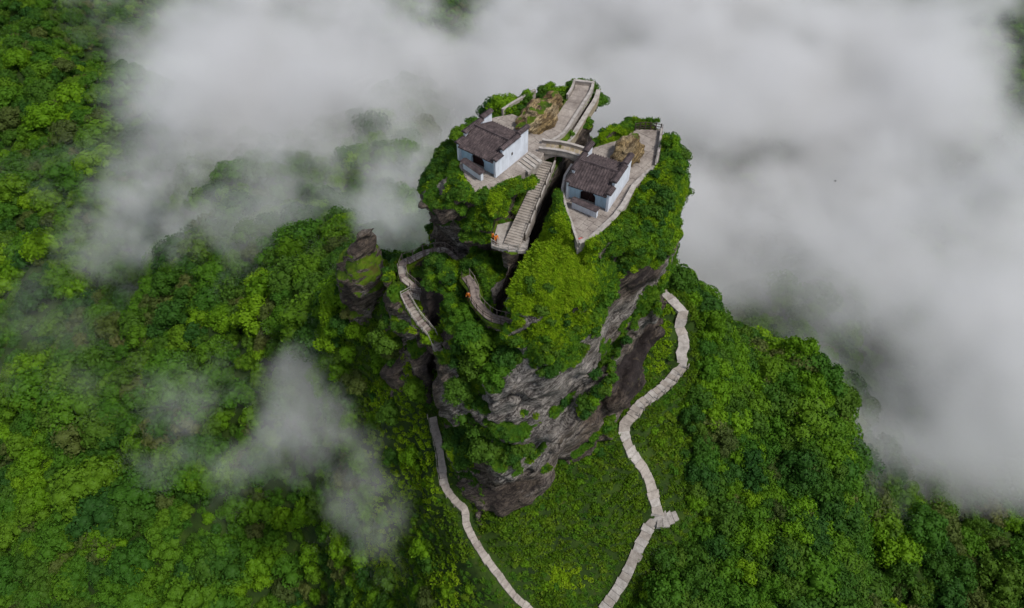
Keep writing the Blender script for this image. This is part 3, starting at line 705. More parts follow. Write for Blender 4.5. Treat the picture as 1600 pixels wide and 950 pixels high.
# ---- temples
def tiles_slope(name, xa, xb, y_a, z_a, y_b, z_b, parent, spacing=.36):
    """roof plane with raised rows of half-round tiles running down the slope"""
    m_ = MB(); L_ = math.hypot(y_b - y_a, z_b - z_a)
    m_.hexa([(xa, y_a, z_a - .12), (xb, y_a, z_a - .12), (xb, y_b, z_b - .12), (xa, y_b, z_b - .12)], [(xa, y_a, z_a), (xb, y_a, z_a), (xb, y_b, z_b), (xa, y_b, z_b)])
    n = int((xb - xa) / spacing); nx_ = -(z_b - z_a) / L_; nz_ = (y_b - y_a) / L_
    if nz_ < 0: nx_, nz_ = -nx_, -nz_
    seg = max(3, int(L_ / .55))
    for k in range(n):
        xc = xa + (k + .5) * (xb - xa) / n; r = spacing * .27
        for s in range(seg):     # overlapping tiles, each a little proud at its lower end
            t0, t1 = s / seg, (s + 1) / seg
            h0, h1 = .15, .10
            pa = (y_a + (y_b - y_a) * t0, z_a + (z_b - z_a) * t0); pb = (y_a + (y_b - y_a) * t1, z_a + (z_b - z_a) * t1)
            V = []
            for (py_, pz_), hh in ((pa, h0), (pb, h1)):
                V += [(xc - r, py_, pz_ + .002), (xc - r * .5, py_ + nx_ * hh, pz_ + nz_ * hh), (xc + r * .5, py_ + nx_ * hh, pz_ + nz_ * hh), (xc + r, py_, pz_ + .002)]
            m_.add(V, [(0, 1, 2, 3), (7, 6, 5, 4), (0, 4, 5, 1), (1, 5, 6, 2), (2, 6, 7, 3)])
    o = m_.build(name, M['tile'], parent); o['kind'] = 'stuff'; return o
def cap(parent, x, y_a, y_b, z, w=.42, along='y'):
    """small double-pitched tiled coping on a wall top"""
    V = []
    prof = [(-w, 0), (-w, .07), (-.08, .30), (.08, .30), (w, .07), (w, 0)]
    for y_ in (y_a, y_b): V += [(x + p, y_, z + q) if along == 'y' else (y_, x + p, z + q) for p, q in prof]
    m_ = MB().add(V, [(0, 1, 2, 3, 4, 5), (11, 10, 9, 8, 7, 6)] + [(k, (k + 1) % 6, 6 + (k + 1) % 6, 6 + k) for k in range(6)])
    n = max(2, int(abs(y_b - y_a) / .26))
    for k in range(n):
        c_ = y_a + (k + .5) * (y_b - y_a) / n
        for s in (-1, 1):
            a_ = [(s * (w + .03), .06), (s * .08, .32)]
            p = [(c_ - .07, a_[0]), (c_ + .07, a_[0]), (c_ + .07, a_[1]), (c_ - .07, a_[1])]
            lo_ = [((x + q[0], yy_, z + q[1] - .03) if along == 'y' else (yy_, x + q[0], z + q[1] - .03)) for yy_, q in p]
            hi_ = [(v_[0], v_[1], v_[2] + .08) for v_ in lo_]
            m_.hexa(lo_, hi_)
    o = m_.build('wall_cap', M['tile'], parent); o['kind'] = 'stuff'; return o
def temple(corner, side_dir_deg, Wd, Ln, label, win):
    """local x runs left to right along the front, y runs back; origin at the front right corner on the ground"""
    rz = R(side_dir_deg - 90); root = empty('temple', corner, rz); tag(root, label, 'temple')
    EV, RD, TH = 2.35, 3.65, .32
    xl, xr = -Wd, 0
    # front wall with an arched gateway
    dw, dh = 1.05, 1.85; dc = -Wd * .52
    arch = [(dc + dw * math.cos(a), dh - dw * .75 + dw * .75 * math.sin(a)) for a in np.linspace(math.pi, 0, 11)]
    outl = [(xl + TH, 0), (dc - dw, 0)] + arch + [(dc + dw, 0), (xr - TH, 0), (xr - TH, EV), (xl + TH, EV)]
    V = [(p[0], .35, p[1]) for p in outl] + [(p[0], .65, p[1]) for p in outl]; n = len(outl)
    # faces: split into strips so that the concave outline stays clean
    Fc = []; k_arch = list(range(1, n - 3)); 
    topL, topR = n - 1, n - 2
    for o_ in (0, n):
        tri = [(0, 1, topL)] + [(k_arch[q], k_arch[q + 1], topL) for q in range(6)] + [(k_arch[6], topR, topL)] + [(k_arch[q], k_arch[q + 1], topR) for q in range(6, len(k_arch) - 1)] + [(k_arch[-1], n - 3, topR)]
        Fc += [tuple(i + o_ for i in t_) for t_ in tri]
    Fc += [(i, (i + 1) % n, n + (i + 1) % n, n + i) for i in range(n)]
    fw = MB().add(V, Fc).build('front_wall', M['plaster_blue'], root); fw['label'] = 'pale blue front wall with dark arched gateway'
    d_ = MB().box(dc - dw - .05, dc - .03, .80, .86, 0, dh + .05).build('door_leaf', M['door'], root); d2 = MB().box(dc + .03, dc + dw + .05, .80, .86, 0, dh + .05).build('door_leaf', M['door'], root)
    MB().box(dc - dw - .1, dc + dw + .1, .12, .62, -.05, .08).build('threshold', M['stone_pale'], root)
    MB().box(xl + TH, xr - TH, Ln - .65, Ln - .35, 0, EV).build('back_wall', M['plaster'], root)
    # stepped gable walls
    steps_ = [(-.12, .2, 2.72), (.2, .74, 3.55), (.74, 1.02, 3.86)]
    for x_ in (xl, xr - TH):
        poly = [(-.12 * 1.0 - .05, 0)]
        pts = []
        y_prev = None
        for a, b_, h_ in steps_: pts += [(a * Ln if a > 0 else -.12, h_), (b_ * Ln, h_)]
        outl = [(-.12, 0)] + pts + [(1.02 * Ln, 0)]
        V = [(x_, p[0], p[1]) for p in outl] + [(x_ + TH, p[0], p[1]) for p in outl]; n = len(outl)
        m_ = MB(); yprev = -.12
        V = []; 
        Fc = [tuple(range(n)), tuple(range(2 * n - 1, n - 1, -1))] + [(i, (i + 1) % n, n + (i + 1) % n, n + i) for i in range(n)]
        V = [(x_, p[0], p[1]) for p in outl] + [(x_ + TH, p[0], p[1]) for p in outl]
        gw = m_.add(V, Fc).build('side_wall', M['plaster'], root)
        for a, b_, h_ in steps_:
            ya = -.3 if a < 0 else a * Ln - .16
            cap(gw, x_ + TH / 2, ya, b_ * Ln + (.14 if b_ > 1 else -.02), h_ + .004)
        if x_ > -Wd / 2 and win:
            MB().box(xr - .003, xr + .02, Ln * .5 - .14, Ln * .5 + .14, 1.55, 1.95).build('window', M['door'], gw)
    ym = .47 * Ln
    tiles_slope('roof_slope', xl + TH + .01, xr - TH - .01, -.3, EV - .02, ym, RD, root)
    tiles_slope('roof_slope', xl + TH + .01, xr - TH - .01, Ln + .1, EV - .02, ym, RD, root)
    MB().hexa([(xl + TH + .02, ym - .16, RD - .1), (xr - TH - .02, ym - .16, RD - .1), (xr - TH - .02, ym + .16, RD - .1), (xl + TH + .02, ym + .16, RD - .1)],
              [(xl + TH + .02, ym - .07, RD + .26), (xr - TH - .02, ym - .07, RD + .26), (xr - TH - .02, ym + .07, RD + .26), (xl + TH + .02, ym + .07, RD + .26)]).build('roof_ridge', M['tile'], root)
    return root
C1, S1 = PZ(775.5, 277.6, ZT1), PZ(824, 240.5, ZT1); C2_, S2 = PZ(949.6, 330.6, ZT2), PZ(984.7, 282.6, ZT2)
ang1 = math.degrees(math.atan2(*(S1 - C1)[1::-1])); ang2 = math.degrees(math.atan2(*(S2 - C2_)[1::-1]))
T1 = temple(C1, ang1 + 2, 6.3, 6.7, 'white walled temple with dark tiled roof on the left summit', True)
T2 = temple(C2_, ang2 + 2, 5.7, 6.9, 'white walled temple with dark tiled roof on the right summit', False)
def screen_wall(p0, p1, label):
    d = p1 - p0; Ls = np.linalg.norm(V2(d)); root = empty('screen_wall', p0, math.atan2(d[1], d[0])); tag(root, label, 'wall')
    w_ = MB().box(0, Ls, .0, .42, 0, 1.15).build('wall_body', M['plaster'], root)
    cap(root, .21, -.12, Ls + .12, 1.154, .5, 'x')
screen_wall(PZ(723.5, 263, ZT1), PZ(751.5, 283, ZT1), 'white screen wall with tiled cap before the left temple')
screen_wall(PZ(893, 324.5, ZT2), PZ(931, 341, ZT2), 'white screen wall with tiled cap before the right temple')
# ---- rocks of their own
def rock_thing(name, masses, bounds, h, seed, mat, label, rough=(.8, 3.0), grass=.0, dark=0., cat='rock'):
    (xa, xb), (ya, yb), (za, zb) = bounds
    a_ = [np.arange(q0, q1, h) for q0, q1 in ((xa, xb), (ya, yb), (za, zb))]
    gx_, gy_, gz_ = np.meshgrid(*a_, indexing='ij'); v = None
    for keys, rot in masses:
        q = keyed(gx_, gy_, gz_, keys, rot); v = q if v is None else smin(v, q, .5)
    P = np.stack([gx_, gy_, gz_], -1)
    amp, s_ = rough
    bd = np.abs(((P @ np.array([-.5, .25, .8]) + 1.3 * fbm(P, 3, 2, seed + 3)) / 1.9) % 1 - .5) * 2
    v = v + amp * fbm(P, s_, 3, seed) + .3 * amp * (bd - .5) + 1.1 * amp * (np.abs(fbm(P, s_ * .6, 2, seed + 9)) - .25)
    v[0] = v[-1] = 1; v[:, 0] = v[:, -1] = 1; v[:, :, 0] = v[:, :, -1] = 1
    V, Fc = surface_nets(v, (xa, ya, za), h); nn_ = vnormals(V, Fc)
    c = np.array([(xa + xb) / 2, (ya + yb) / 2, za])
    o = obj(name, mesh_np(name, V - c, Fc, mat, False), None, c); tag(o, label, cat)
    ms = sstep(.1, .5, nn_[:, 2] * .9 + .5 * fbm(V, 2.2, 3, seed + 5) + grass); tn_ = np.clip(.55 - dark + .5 * fbm(V, 2.5, 3, seed + 6), 0, 1)
    if name == 'rock_spire': ms = ms * sstep(-14.5, -17.5, V[:, 2])
    for nm, arr in (('moss', ms), ('tone', tn_)): o.data.attributes.new(nm, 'FLOAT', 'POINT').data.foreach_set('value', arr.astype(np.float32))
    return o, V, nn_, ms, Fc
M['rock_ochre'] = rock_material('rock_ochre', (.46, .37, .23), (.30, .21, .095), (.085, .055, .03))
b1 = PZ(846, 176, ZT1 + 1.2)
rock_thing('boulder', [([(ZT1 - 1.2, b1[0], b1[1], 4.0, 2.3), (ZT1 + 1.0, b1[0], b1[1], 3.9, 2.2), (ZT1 + 2.6, b1[0] + .2, b1[1] + .3, 2.6, 1.3)], 57)], ((b1[0] - 5, b1[0] + 5), (b1[1] - 5, b1[1] + 5), (ZT1 - 1.3, ZT1 + 4)), .2, 501, M['rock_ochre'], 'large ochre boulder with moss behind the left temple', (.8, 2.0), -.62)
b2 = PZ(981, 234, ZT2 + 1.0)
rock_thing('boulder', [([(ZT2 - 1.2, b2[0], b2[1], 2.5, 1.9), (ZT2 + 1.0, b2[0], b2[1], 2.4, 1.8), (ZT2 + 2.4, b2[0], b2[1] + .2, 1.5, 1.0)], 62)], ((b2[0] - 3.6, b2[0] + 3.6), (b2[1] - 3.6, b2[1] + 3.6), (ZT2 - 1.3, ZT2 + 3.6)), .17, 511, M['rock_ochre'], 'ochre boulder behind the right temple beside the lookout strip', (.6, 1.8), -.75)
sb = PY(574, 470, 79); 
sx_, sy_ = sb[0], 79.5
SPIRE = rock_thing('rock_spire', [([(-40, sx_, sy_ + 1, 4.2, 3.5), (-28, sx_, sy_ + 1, 4.0, 3.2), (-24, sx_ - .2, sy_ + .6, 3.9, 3.1), (-20.5, sx_ - .1, sy_, 3.5, 3.0), (-17.2, sx_ + .6, sy_ + .2, 2.2, 1.9)], 0),
                          ([(-20, sx_ - .3, sy_ + .2, 2.3, 1.6), (-16.5, sx_ + .7, sy_ + .3, 1.9, 1.4), (-14.5, sx_ + 1.5, sy_ + .4, 1.35, 1.1), (-12.6, sx_ + 2.3, sy_ + .4, .75, .7)], 20),
                          ([(-20, sx_ - 2.2, sy_, 1.5, 1.3), (-16.2, sx_ - 1.7, sy_, .8, .7)], 0)],
           ((sx_ - 8, sx_ + 8), (sy_ - 8, sy_ + 8), (-40, -9.5)), .28, 521, M['rock'], 'dark jagged rock spire standing left of the pillar', (.7, 2.6), .02, .12)
# ---- walkways
slab_path('boardwalk', WALK_A, 1.1, .55, [M['wood'], M['stone']], 'grey plank walkway looping round the green knoll left of the pillar', piece='plank', thick=.12, gap=.06, lift=.12, flat=False, jitter=.01)
railing('railing', WALK_A, .56, 1.5, .95, M['wood'], 'wooden railing on the outer side of the looping walkway', (1.0, .5), .14, .06)
railing('railing', WALK_A, -.56, 1.5, .95, M['wood'], 'wooden railing on the inner side of the looping walkway', (1.0,), .14, .06)
slab_path('boardwalk', WALK_B, 1.2, .5, [M['wood'], M['stone']], 'steep stepped walkway going down below the knoll', piece='step', thick=.2, gap=.05, lift=.12, jitter=.02)
railing('railing', WALK_B, .62, 1.2, .9, M['stone_pale'], 'pale railing on the left of the steep stepped walkway', (1.0, .5), .1, .06)
railing('railing', WALK_B, -.62, 1.2, .9, M['stone_pale'], 'pale railing on the right of the steep stepped walkway', (1.0, .5), .1, .06)
slab_path('boardwalk', BOARD, 1.25, .5, M['wood'], 'plank walkway hugging the cliff below the stair landing', piece='plank', thick=.14, gap=.05, lift=.1, flat=False, jitter=.01)
railing('railing', BOARD, .6, 1.3, .95, M['wood'], 'wooden railing on the cliff side of the plank walkway', (1.0,), .1, .05)
railing('railing', BOARD, -.6, 1.3, .95, M['wood_dark'], 'dark railing on the open side of the plank walkway', (1.0, .5), .1, .05)
pv = PY(700, 560, 62.4); pvo = empty('viewing_platform', pv, .5); tag(pvo, 'small wooden viewing platform with pale rails below the walkway', 'platform')
MB().box(-.9, .9, -.7, .7, -.25, 0).build('deck', M['wood_dark'], pvo)
for sx2 in (-.85, 0, .85): MB().box(sx2 - .05, sx2 + .05, -.7, -.6, -.2, .95).build('post', M['stone_pale'], pvo)
for a, b_ in (((-.85, -.65, .9), (.85, -.65, .9)), ((-.85, -.65, .45), (.85, -.65, .45)), ((.85, -.65, .9), (.85, .65, .9)), ((-.85, -.65, .9), (-.85, .65, .9))): MB().bar(a, b_, .08).build('rail', M['stone_pale'], pvo)
# ---- lower stone paths
slab_path('stone_path', RPATH, 1.7, .95, [M['stone_pale'], M['stone_pale'], M['stone']], 'pale stepped stone path winding up the right side of the pillar', lift=.33, thick=.9, jitter=.07, flat=False, gap=.03)
slab_path('stone_path', LPATH, 1.15, .75, [M['stone'], M['paving']], 'narrow grey stone path going down on the left of the pillar', lift=.3, thick=.8, jitter=.05, flat=False, gap=.04)
slab_path('stone_path', SPUR, 2.3, .8, [M['stone_pale']], 'short pale paved spur ending in a lookout beside the right path', lift=.3, thick=.8, jitter=.08, flat=False, gap=.02, wfun=lambda s: 1.25 - .75 * s)
railing('railing', [p + np.array([0, 0, .3]) for p in RPATH[8:13]], .95, 1.6, .8, M['stone'], 'stone post railing on the outer edge of the right path below the dark cliff', (1.0,), .16, .05)
railing('railing', [p + np.array([0, 0, .3]) for p in LPATH[0:5]], -.72, 1.6, .8, M['stone'], 'stone post railing beside the upper part of the left path', (1.0,), .14, .05)
# ---- small things
def person(p, rz, label, coat, bend=0.0):
    h = .035; a_ = [np.arange(-.45, .45, h), np.arange(-.4, .5, h), np.arange(-.05, 1.85, h)]
    gx_, gy_, gz_ = np.meshgrid(*a_, indexing='ij'); P = np.stack([gx_, gy_, gz_], -1); v = None
    def caps(a, b_, ra, rb):
        nonlocal v
        a, b_ = np.array(a), np.array(b_); ab = b_ - a; t_ = np.clip(((P - a) @ ab) / (ab @ ab), 0, 1)
        d = np.linalg.norm(P - a - t_[..., None] * ab, axis=-1) - (ra + (rb - ra) * t_)
        v = d if v is None else smin(v, d, .05)
    for s in (-1, 1):
        caps((s * .1, 0, .88), (s * .12, .02 + s * .06, .48), .095, .07); caps((s * .12, .02 + s * .06, .48), (s * .12, s * .06, .08), .07, .05); caps((s * .12, s * .06, .05), (s * .13, s * .06 - .14, .04), .05, .04)
        caps((s * .2, .0 - bend, 1.40), (s * .27, -.04 - bend, 1.12), .062, .05); caps((s * .27, -.04 - bend, 1.12), (s * .22, -.2 - bend, .93), .047, .035); caps((s * .22, -.2 - bend, .93), (s * .20, -.27 - bend, .88), .04, .03)
    caps((0, 0, .92), (0, -bend * .6, 1.15), .15, .15); caps((0, -bend * .6, 1.15), (0, -bend, 1.38), .16, .15); caps((-.13, -bend, 1.4), (.13, -bend, 1.4), .08, .08)
    caps((0, -bend, 1.42), (0, -bend * 1.1, 1.55), .06, .06); caps((0, -bend * 1.1 - .01, 1.60), (0, -bend * 1.1, 1.68), .10, .105); caps((0, -bend * 1.1 - .1, 1.62), (0, -bend * 1.1 - .12, 1.6), .02, .02)
    V, Fc = surface_nets(v, (-.45, -.4, -.05), h)
    me = mesh_np('person', V, Fc, coat, True); me.materials.append(M['cloth_dark']); me.materials.append(M['skin']); me.materials.append(M['hair'])
    c = V[Fc].mean(1); mi = np.zeros(len(Fc), np.int32); mi[c[:, 2] < .9] = 1; mi[c[:, 2] > 1.5] = 2; mi[(c[:, 2] > 1.64) | ((c[:, 2] > 1.54) & (c[:, 1] > -bend * 1.1 + .03))] = 3; mi[(c[:, 2] < .95) & (np.abs(c[:, 0]) > .18) & (c[:, 2] > .8)] = 2
    me.polygons.foreach_set('material_index', mi)
    return tag(obj('person', me, None, p, rz), label, 'person')
M['coat_orange'] = simple('coat_orange', [(.3, (.55, .13, .015)), (.7, (.70, .22, .03))], 6); M['cloth_dark'] = simple('cloth_dark', [(.3, (.06, .025, .015)), (.7, (.16, .06, .03))], 6)
M['skin'] = simple('skin', [(.3, (.35, .20, .14)), (.7, (.45, .28, .2))], 6); M['hair'] = simple('hair', [(.3, (.02, .015, .012)), (.7, (.04, .03, .025))], 6)
person(PZ(775, 381, -4.75), .6, 'person in orange coat at the left end of the stair landing', M['coat_orange'], .06)
person(PZ(770, 378, -4.75) * np.array([1, 1, 1]), 2.2, 'person in orange coat at the landing edge nearest the cliff', M['coat_orange'], .02)
pb = PY(733, 470, 65.3); person(pb + np.array([0, 0, .15]), -.5, 'person in orange coat on the plank walkway, right of its companion' if False else 'person in orange coat standing on the plank walkway below the landing', M['coat_orange'], .1)
def bird(p):
    root = empty('bird', p, .4); tag(root, 'tiny dark bird flying before the grey cloud at right', 'bird')
    m_ = MB(); ring = []
    prof = [(-.20, .005), (-.14, .03), (-.03, .05), (.08, .042), (.14, .035), (.18, .03), (.22, .008)]
    V = []; 
    for y_, r in prof: V += [(math.cos(6.283 * k / 8) * r, y_, math.sin(6.283 * k / 8) * r * .85) for k in range(8)]
    Fc = [(8 * i + k, 8 * i + (k + 1) % 8, 8 * i + 8 + (k + 1) % 8, 8 * i + 8 + k) for i in range(len(prof) - 1) for k in range(8)]
    m_.add(V, Fc).build('body', M['hair'], root)
    for s in (-1, 1):
        w_ = [(0, .09, .02), (s * .17, .12, .06), (s * .36, .02, .04), (s * .2, -.03, .05), (0, -.07, .02)]
        MB().prism([(q[0], q[1]) for q in w_], [q[2] - .006 for q in w_], [q[2] + .006 for q in w_]).build('wing', M['hair'], root)
    MB().prism([(-.02, -.18), (.02, -.18), (.05, -.3), (-.05, -.3)], -.004, .006).build('tail', M['hair'], root)
bird(PY(1305, 283, 118))
mt_ = PZ(905, 374, ZT2 + .02); mo = empty('prayer_mat', mt_, .3); tag(mo, 'small red mat near the pointed front of the right terrace', 'mat'); MB().box(-.45, .45, -.2, .2, 0, .06).build('pad', M['red'], mo, bevel=.02); MB().box(-.45, .45, -.02, .02, .061, .075).build('stripe', M['stone_pale'], mo)
print('built', time.time() - T0)

# ================================================================== VEGETATION
def leaf_quads(C, Nrm, size, rg, cup=.25):
    """one bent leaf-spray quad pair per point, roughly tangent to Nrm"""
    n = len(C)
    d = rg.normal(size=(n, 3)) * .55 + Nrm; d /= np.linalg.norm(d, axis=1, keepdims=True)
    a = np.cross(d, rg.normal(size=(n, 3))); a /= np.linalg.norm(a, axis=1, keepdims=True); b_ = np.cross(d, a)
    s = size * rg.uniform(.6, 1.3, (n, 1)); w = s * rg.uniform(.5, .9, (n, 1))
    V = np.stack([C - a * s, C - b_ * w + d * s * cup, C + a * s, C + b_ * w + d * s * cup], 1)   # folded diamond
    return V.reshape(-1, 3)
def crown_mesh(name, mat, seed, lobes=11, flat=.75, n=1100, leaf=.055, lobe_r=(.2, .36), squat=False):
    rg = np.random.default_rng(seed)
    cs, rs = [], []
    for k in range(lobes):
        a = k * 2.4 + rg.uniform(-.5, .5); q = math.sqrt((k + .5) / lobes)
        rr = rg.uniform(*lobe_r)
        h = (1 - q * q) * .55 + .12 + rg.uniform(-.08, .08)
        cs.append((math.cos(a) * q * .62, math.sin(a) * q * .62, h * flat + .12)); rs.append(rr)
    cs = np.array(cs); rs = np.array(rs)
    V = []; Fc = []; nv = 0
    w = rs ** 2 / (rs ** 2).sum()
    for c, r, ww in zip(cs, rs, w):
        m_ = int(n * ww * 1.6)
        d = rg.normal(size=(m_, 3)); d /= np.linalg.norm(d, axis=1, keepdims=True); d = d[d[:, 2] > -.55]
        p = c + d * r * rg.uniform(.82, 1.08, (len(d), 1)) * np.array([1, 1, .9])
        ok = np.ones(len(p), bool)
        for c2, r2 in zip(cs, rs):
            if (c2 != c).any(): ok &= ((p - c2) ** 2).sum(1) > (r2 * .8) ** 2
        p, d = p[ok], d[ok]
        V.append(leaf_quads(p, d, leaf, rg)); 
    V = np.concatenate(V); nq = len(V) // 4
    Fq = np.arange(nq * 4).reshape(-1, 4)
    # solid leaf-coloured cores added inside the lobes to block light through the crown
    ico = bmesh.new(); bmesh.ops.create_icosphere(ico, subdivisions=1, radius=1)
    iv = np.array([v.co[:] for v in ico.verts]); ifc = np.array([[v.index for v in f.verts] for f in ico.faces]); ico.free()
    TV, TF = [], []
    for c, r in zip(cs, rs):
        TF.append(ifc + sum(len(q) for q in TV)); TV.append(c + iv * r * .8 * rg.uniform(.85, 1.05, (len(iv), 1)))
    TV = np.concatenate(TV); TF = np.concatenate(TF) + len(V)
    # triangles: split folded quads so that all faces are triangles
    tri = np.concatenate([Fq[:, [0, 1, 2]], Fq[:, [0, 2, 3]], TF])
    return mesh_np(name, np.concatenate([V, TV]), tri, mat)
def tuft_mesh(name, mat, seed, n=26, spread=.5, hgt=.55, wid=.05):
    rg = np.random.default_rng(seed); V = []; Fc = []
    for k in range(n):
        a = rg.uniform(0, 6.28); r0 = rg.uniform(0, spread) ; b0 = np.array([math.cos(a) * r0, math.sin(a) * r0, -.05]); a2 = a + rg.uniform(-.8, .8)
        out = np.array([math.cos(a2), math.sin(a2), 0]); side = np.array([-out[1], out[0], 0]) * wid * rg.uniform(.7, 1.4)
        h_ = hgt * rg.uniform(.55, 1.2); lean = rg.uniform(.25, .8) * h_
        mid = b0 + out * lean * .4 + np.array([0, 0, h_ * .7]); tip = b0 + out * lean + np.array([0, 0, h_])
        i = len(V); V += [b0 - side, b0 + side, mid - side * .8, mid + side * .8, tip]; Fc += [(i, i + 1, i + 3, i + 2), (i + 2, i + 3, i + 4)]
    return mesh_np(name, np.array(V), Fc, mat)
LM = ['leaf_bright', 'leaf_mid', 'leaf_dark']; LMT = LM + ['leaf_olive']
CROWN = {}
shapes = [dict(lobes=13, flat=.8), dict(lobes=9, flat=1.0, lobe_r=(.24, .4)), dict(lobes=17, flat=.65, lobe_r=(.17, .3)), dict(lobes=7, flat=.95, lobe_r=(.3, .42))]
for si_, kw in enumerate(shapes):
    base = crown_mesh('crown', None, 100 + si_, **kw)
    for mi, mn in enumerate(LMT):
        me = base.copy(); me.materials.append(M[mn]); CROWN[si_, mi] = me
def sward_mesh(mat, seed):
    rg = np.random.default_rng(seed); n = 46; a = rg.uniform(0, 6.28, n); r = .55 * np.sqrt(rg.random(n)); hump = .34 * (1 - (r / .6) ** 2)
    C = np.stack([np.cos(a) * r, np.sin(a) * r, .02 + hump * rg.uniform(.4, 1.1, n)], -1); nn_ = np.stack([np.cos(a) * r * 1.2, np.sin(a) * r * 1.2, np.ones(n)], -1) + rg.normal(size=(n, 3)) * .35
    V = leaf_quads(C, nn_ / np.linalg.norm(nn_, axis=1, keepdims=True), .15, rg); Fq = np.arange(len(V)).reshape(-1, 4)
    bl = tuft_mesh('x', None, seed, 10, .45, .6, .06); bv = np.array([v.co[:] for v in bl.vertices]); bf = [tuple(i + len(V) for i in p.vertices) for p in bl.polygons]
    return mesh_np('grass_tuft', np.concatenate([V, bv]), [tuple(int(i) for i in q) for q in np.concatenate([Fq[:, [0, 1, 2]], Fq[:, [0, 2, 3]]])] + bf, mat)
TUFT = [sward_mesh(M['grass'], 200 + k) for k in range(3)] + [sward_mesh(M['leaf_mid'], 210 + k) for k in range(2)] + [sward_mesh(M['grass_bright'], 220 + k) for k in range(3)]
SHRUB = {}
for si_ in range(3):
    base = crown_mesh('shrub_crown', None, 150 + si_, lobes=6 + si_, flat=.7, n=260, leaf=.12, lobe_r=(.28, .45))
    for mi, mn in enumerate(LM + ['grass']):
        me = base.copy(); me.materials.append(M[mn]); SHRUB[si_, mi] = me
def trunk_mesh():
    m_ = MB(); ring = 7
    for (pa, pb, ra, rb) in [((0, 0, -.5), (.02, .01, .35), .055, .035), ((.02, .01, .3), (.22, .1, .55), .028, .015), ((.02, .01, .3), (-.2, .12, .5), .028, .015), ((.02, .01, .33), (.0, -.22, .55), .026, .014)]:
        A, B = [np.array(q) for q in (pa, pb)]
        V = [A + ra * np.array([math.cos(6.283 * k / ring), math.sin(6.283 * k / ring), 0]) for k in range(ring)] + [B + rb * np.array([math.cos(6.283 * k / ring), math.sin(6.283 * k / ring), 0]) for k in range(ring)]
        m_.add(V, [(k, (k + 1) % ring, ring + (k + 1) % ring, ring + k) for k in range(ring)])
    return m_.me('trunk', M['bark'])
TRUNK = trunk_mesh()
def scatter(name, pts, rotz, scale, variant, meshes, label, tiltn=None):
    """ONE uncountable mass: points that carry copies of the given meshes"""
    vc = bpy.data.collections.new(name + '_kinds')
    for k, me in enumerate(meshes):
        q = bpy.data.objects.new('%s_kind_%02d' % (name, k), me); vc.objects.link(q)
    me = bpy.data.meshes.new(name); me.vertices.add(len(pts)); me.vertices.foreach_set('co', np.asarray(pts, np.float32).ravel())
    eul = np.zeros((len(pts), 3), np.float32); eul[:, 2] = rotz
    if tiltn is not None:
        eul[:, 0] = -np.arctan2(tiltn[:, 1], tiltn[:, 2]) * .6; eul[:, 1] = np.arctan2(tiltn[:, 0], tiltn[:, 2]) * .6
        eul[:, 2] = rotz * 0
    sc = np.asarray(scale, np.float32)
    if sc.ndim == 1: sc = np.stack([sc] * 3, -1)
    me.attributes.new('rot', 'FLOAT_VECTOR', 'POINT').data.foreach_set('vector', eul.ravel())
    me.attributes.new('scl', 'FLOAT_VECTOR', 'POINT').data.foreach_set('vector', sc.ravel())
    me.attributes.new('var', 'INT', 'POINT').data.foreach_set('value', np.asarray(variant, np.int32))
    o = tag(obj(name, me), label, kind='stuff')
    g = bpy.data.node_groups.new(name, 'GeometryNodeTree')
    g.interface.new_socket('Geometry', in_out='INPUT', socket_type='NodeSocketGeometry'); g.interface.new_socket('Geometry', in_out='OUTPUT', socket_type='NodeSocketGeometry')
    L = g.links.new; nn = g.nodes.new
    gi = nn('NodeGroupInput'); go = nn('NodeGroupOutput'); ip = nn('GeometryNodeInstanceOnPoints'); ci = nn('GeometryNodeCollectionInfo')
    ci.inputs['Collection'].default_value = vc; ci.inputs['Separate Children'].default_value = True; ci.inputs['Reset Children'].default_value = True
    def at(nm, ty):
        q = nn('GeometryNodeInputNamedAttribute'); q.data_type = ty; q.inputs['Name'].default_value = nm; return q.outputs[0]
    L(gi.outputs[0], ip.inputs['Points']); L(ci.outputs[0], ip.inputs['Instance']); ip.inputs['Pick Instance'].default_value = True
    e2r = nn('FunctionNodeEulerToRotation'); L(at('rot', 'FLOAT_VECTOR'), e2r.inputs[0])
    L(at('var', 'INT'), ip.inputs['Instance Index']); L(e2r.outputs[0], ip.inputs['Rotation']); L(at('scl', 'FLOAT_VECTOR'), ip.inputs['Scale'])
    L(ip.outputs[0], go.inputs[0]); o.modifiers.new('scatter', 'NODES').node_group = g
    return o
# ---- where trees stand
def zone(x, y):
    """0 grass, 1 small shrubs, 2 forest, from distance to the pillar's foot and paths"""
    return np.hypot(x - 5, y - 66)
def jgrid(xa, xb, ya, yb, s, rg):
    x, y = np.meshgrid(np.arange(xa, xb, s), np.arange(ya, yb, s), indexing='ij'); x = x.ravel() + rg.uniform(-.5, .5, x.size) * s; y = y.ravel() + rg.uniform(-.5, .5, y.size) * s
    return x, y
PATHS2 = ALLP
def path_d(x, y):
    P2 = np.stack([x, y], -1); d = np.full(len(x), 1e9)
    for pl in ALLP: d = np.minimum(d, seg_dist(P2, pl)[0])
    for pl in PATHS2[3:]: d = np.minimum(d, seg_dist(P2, pl)[0] + .6)
    return d
def in_frame(P, pad=60):
    px, py, dep = project(P); return (px > -pad) & (px < 1600 + pad) & (py > -pad) & (py < 950 + pad * 1.5) & (dep > 5)
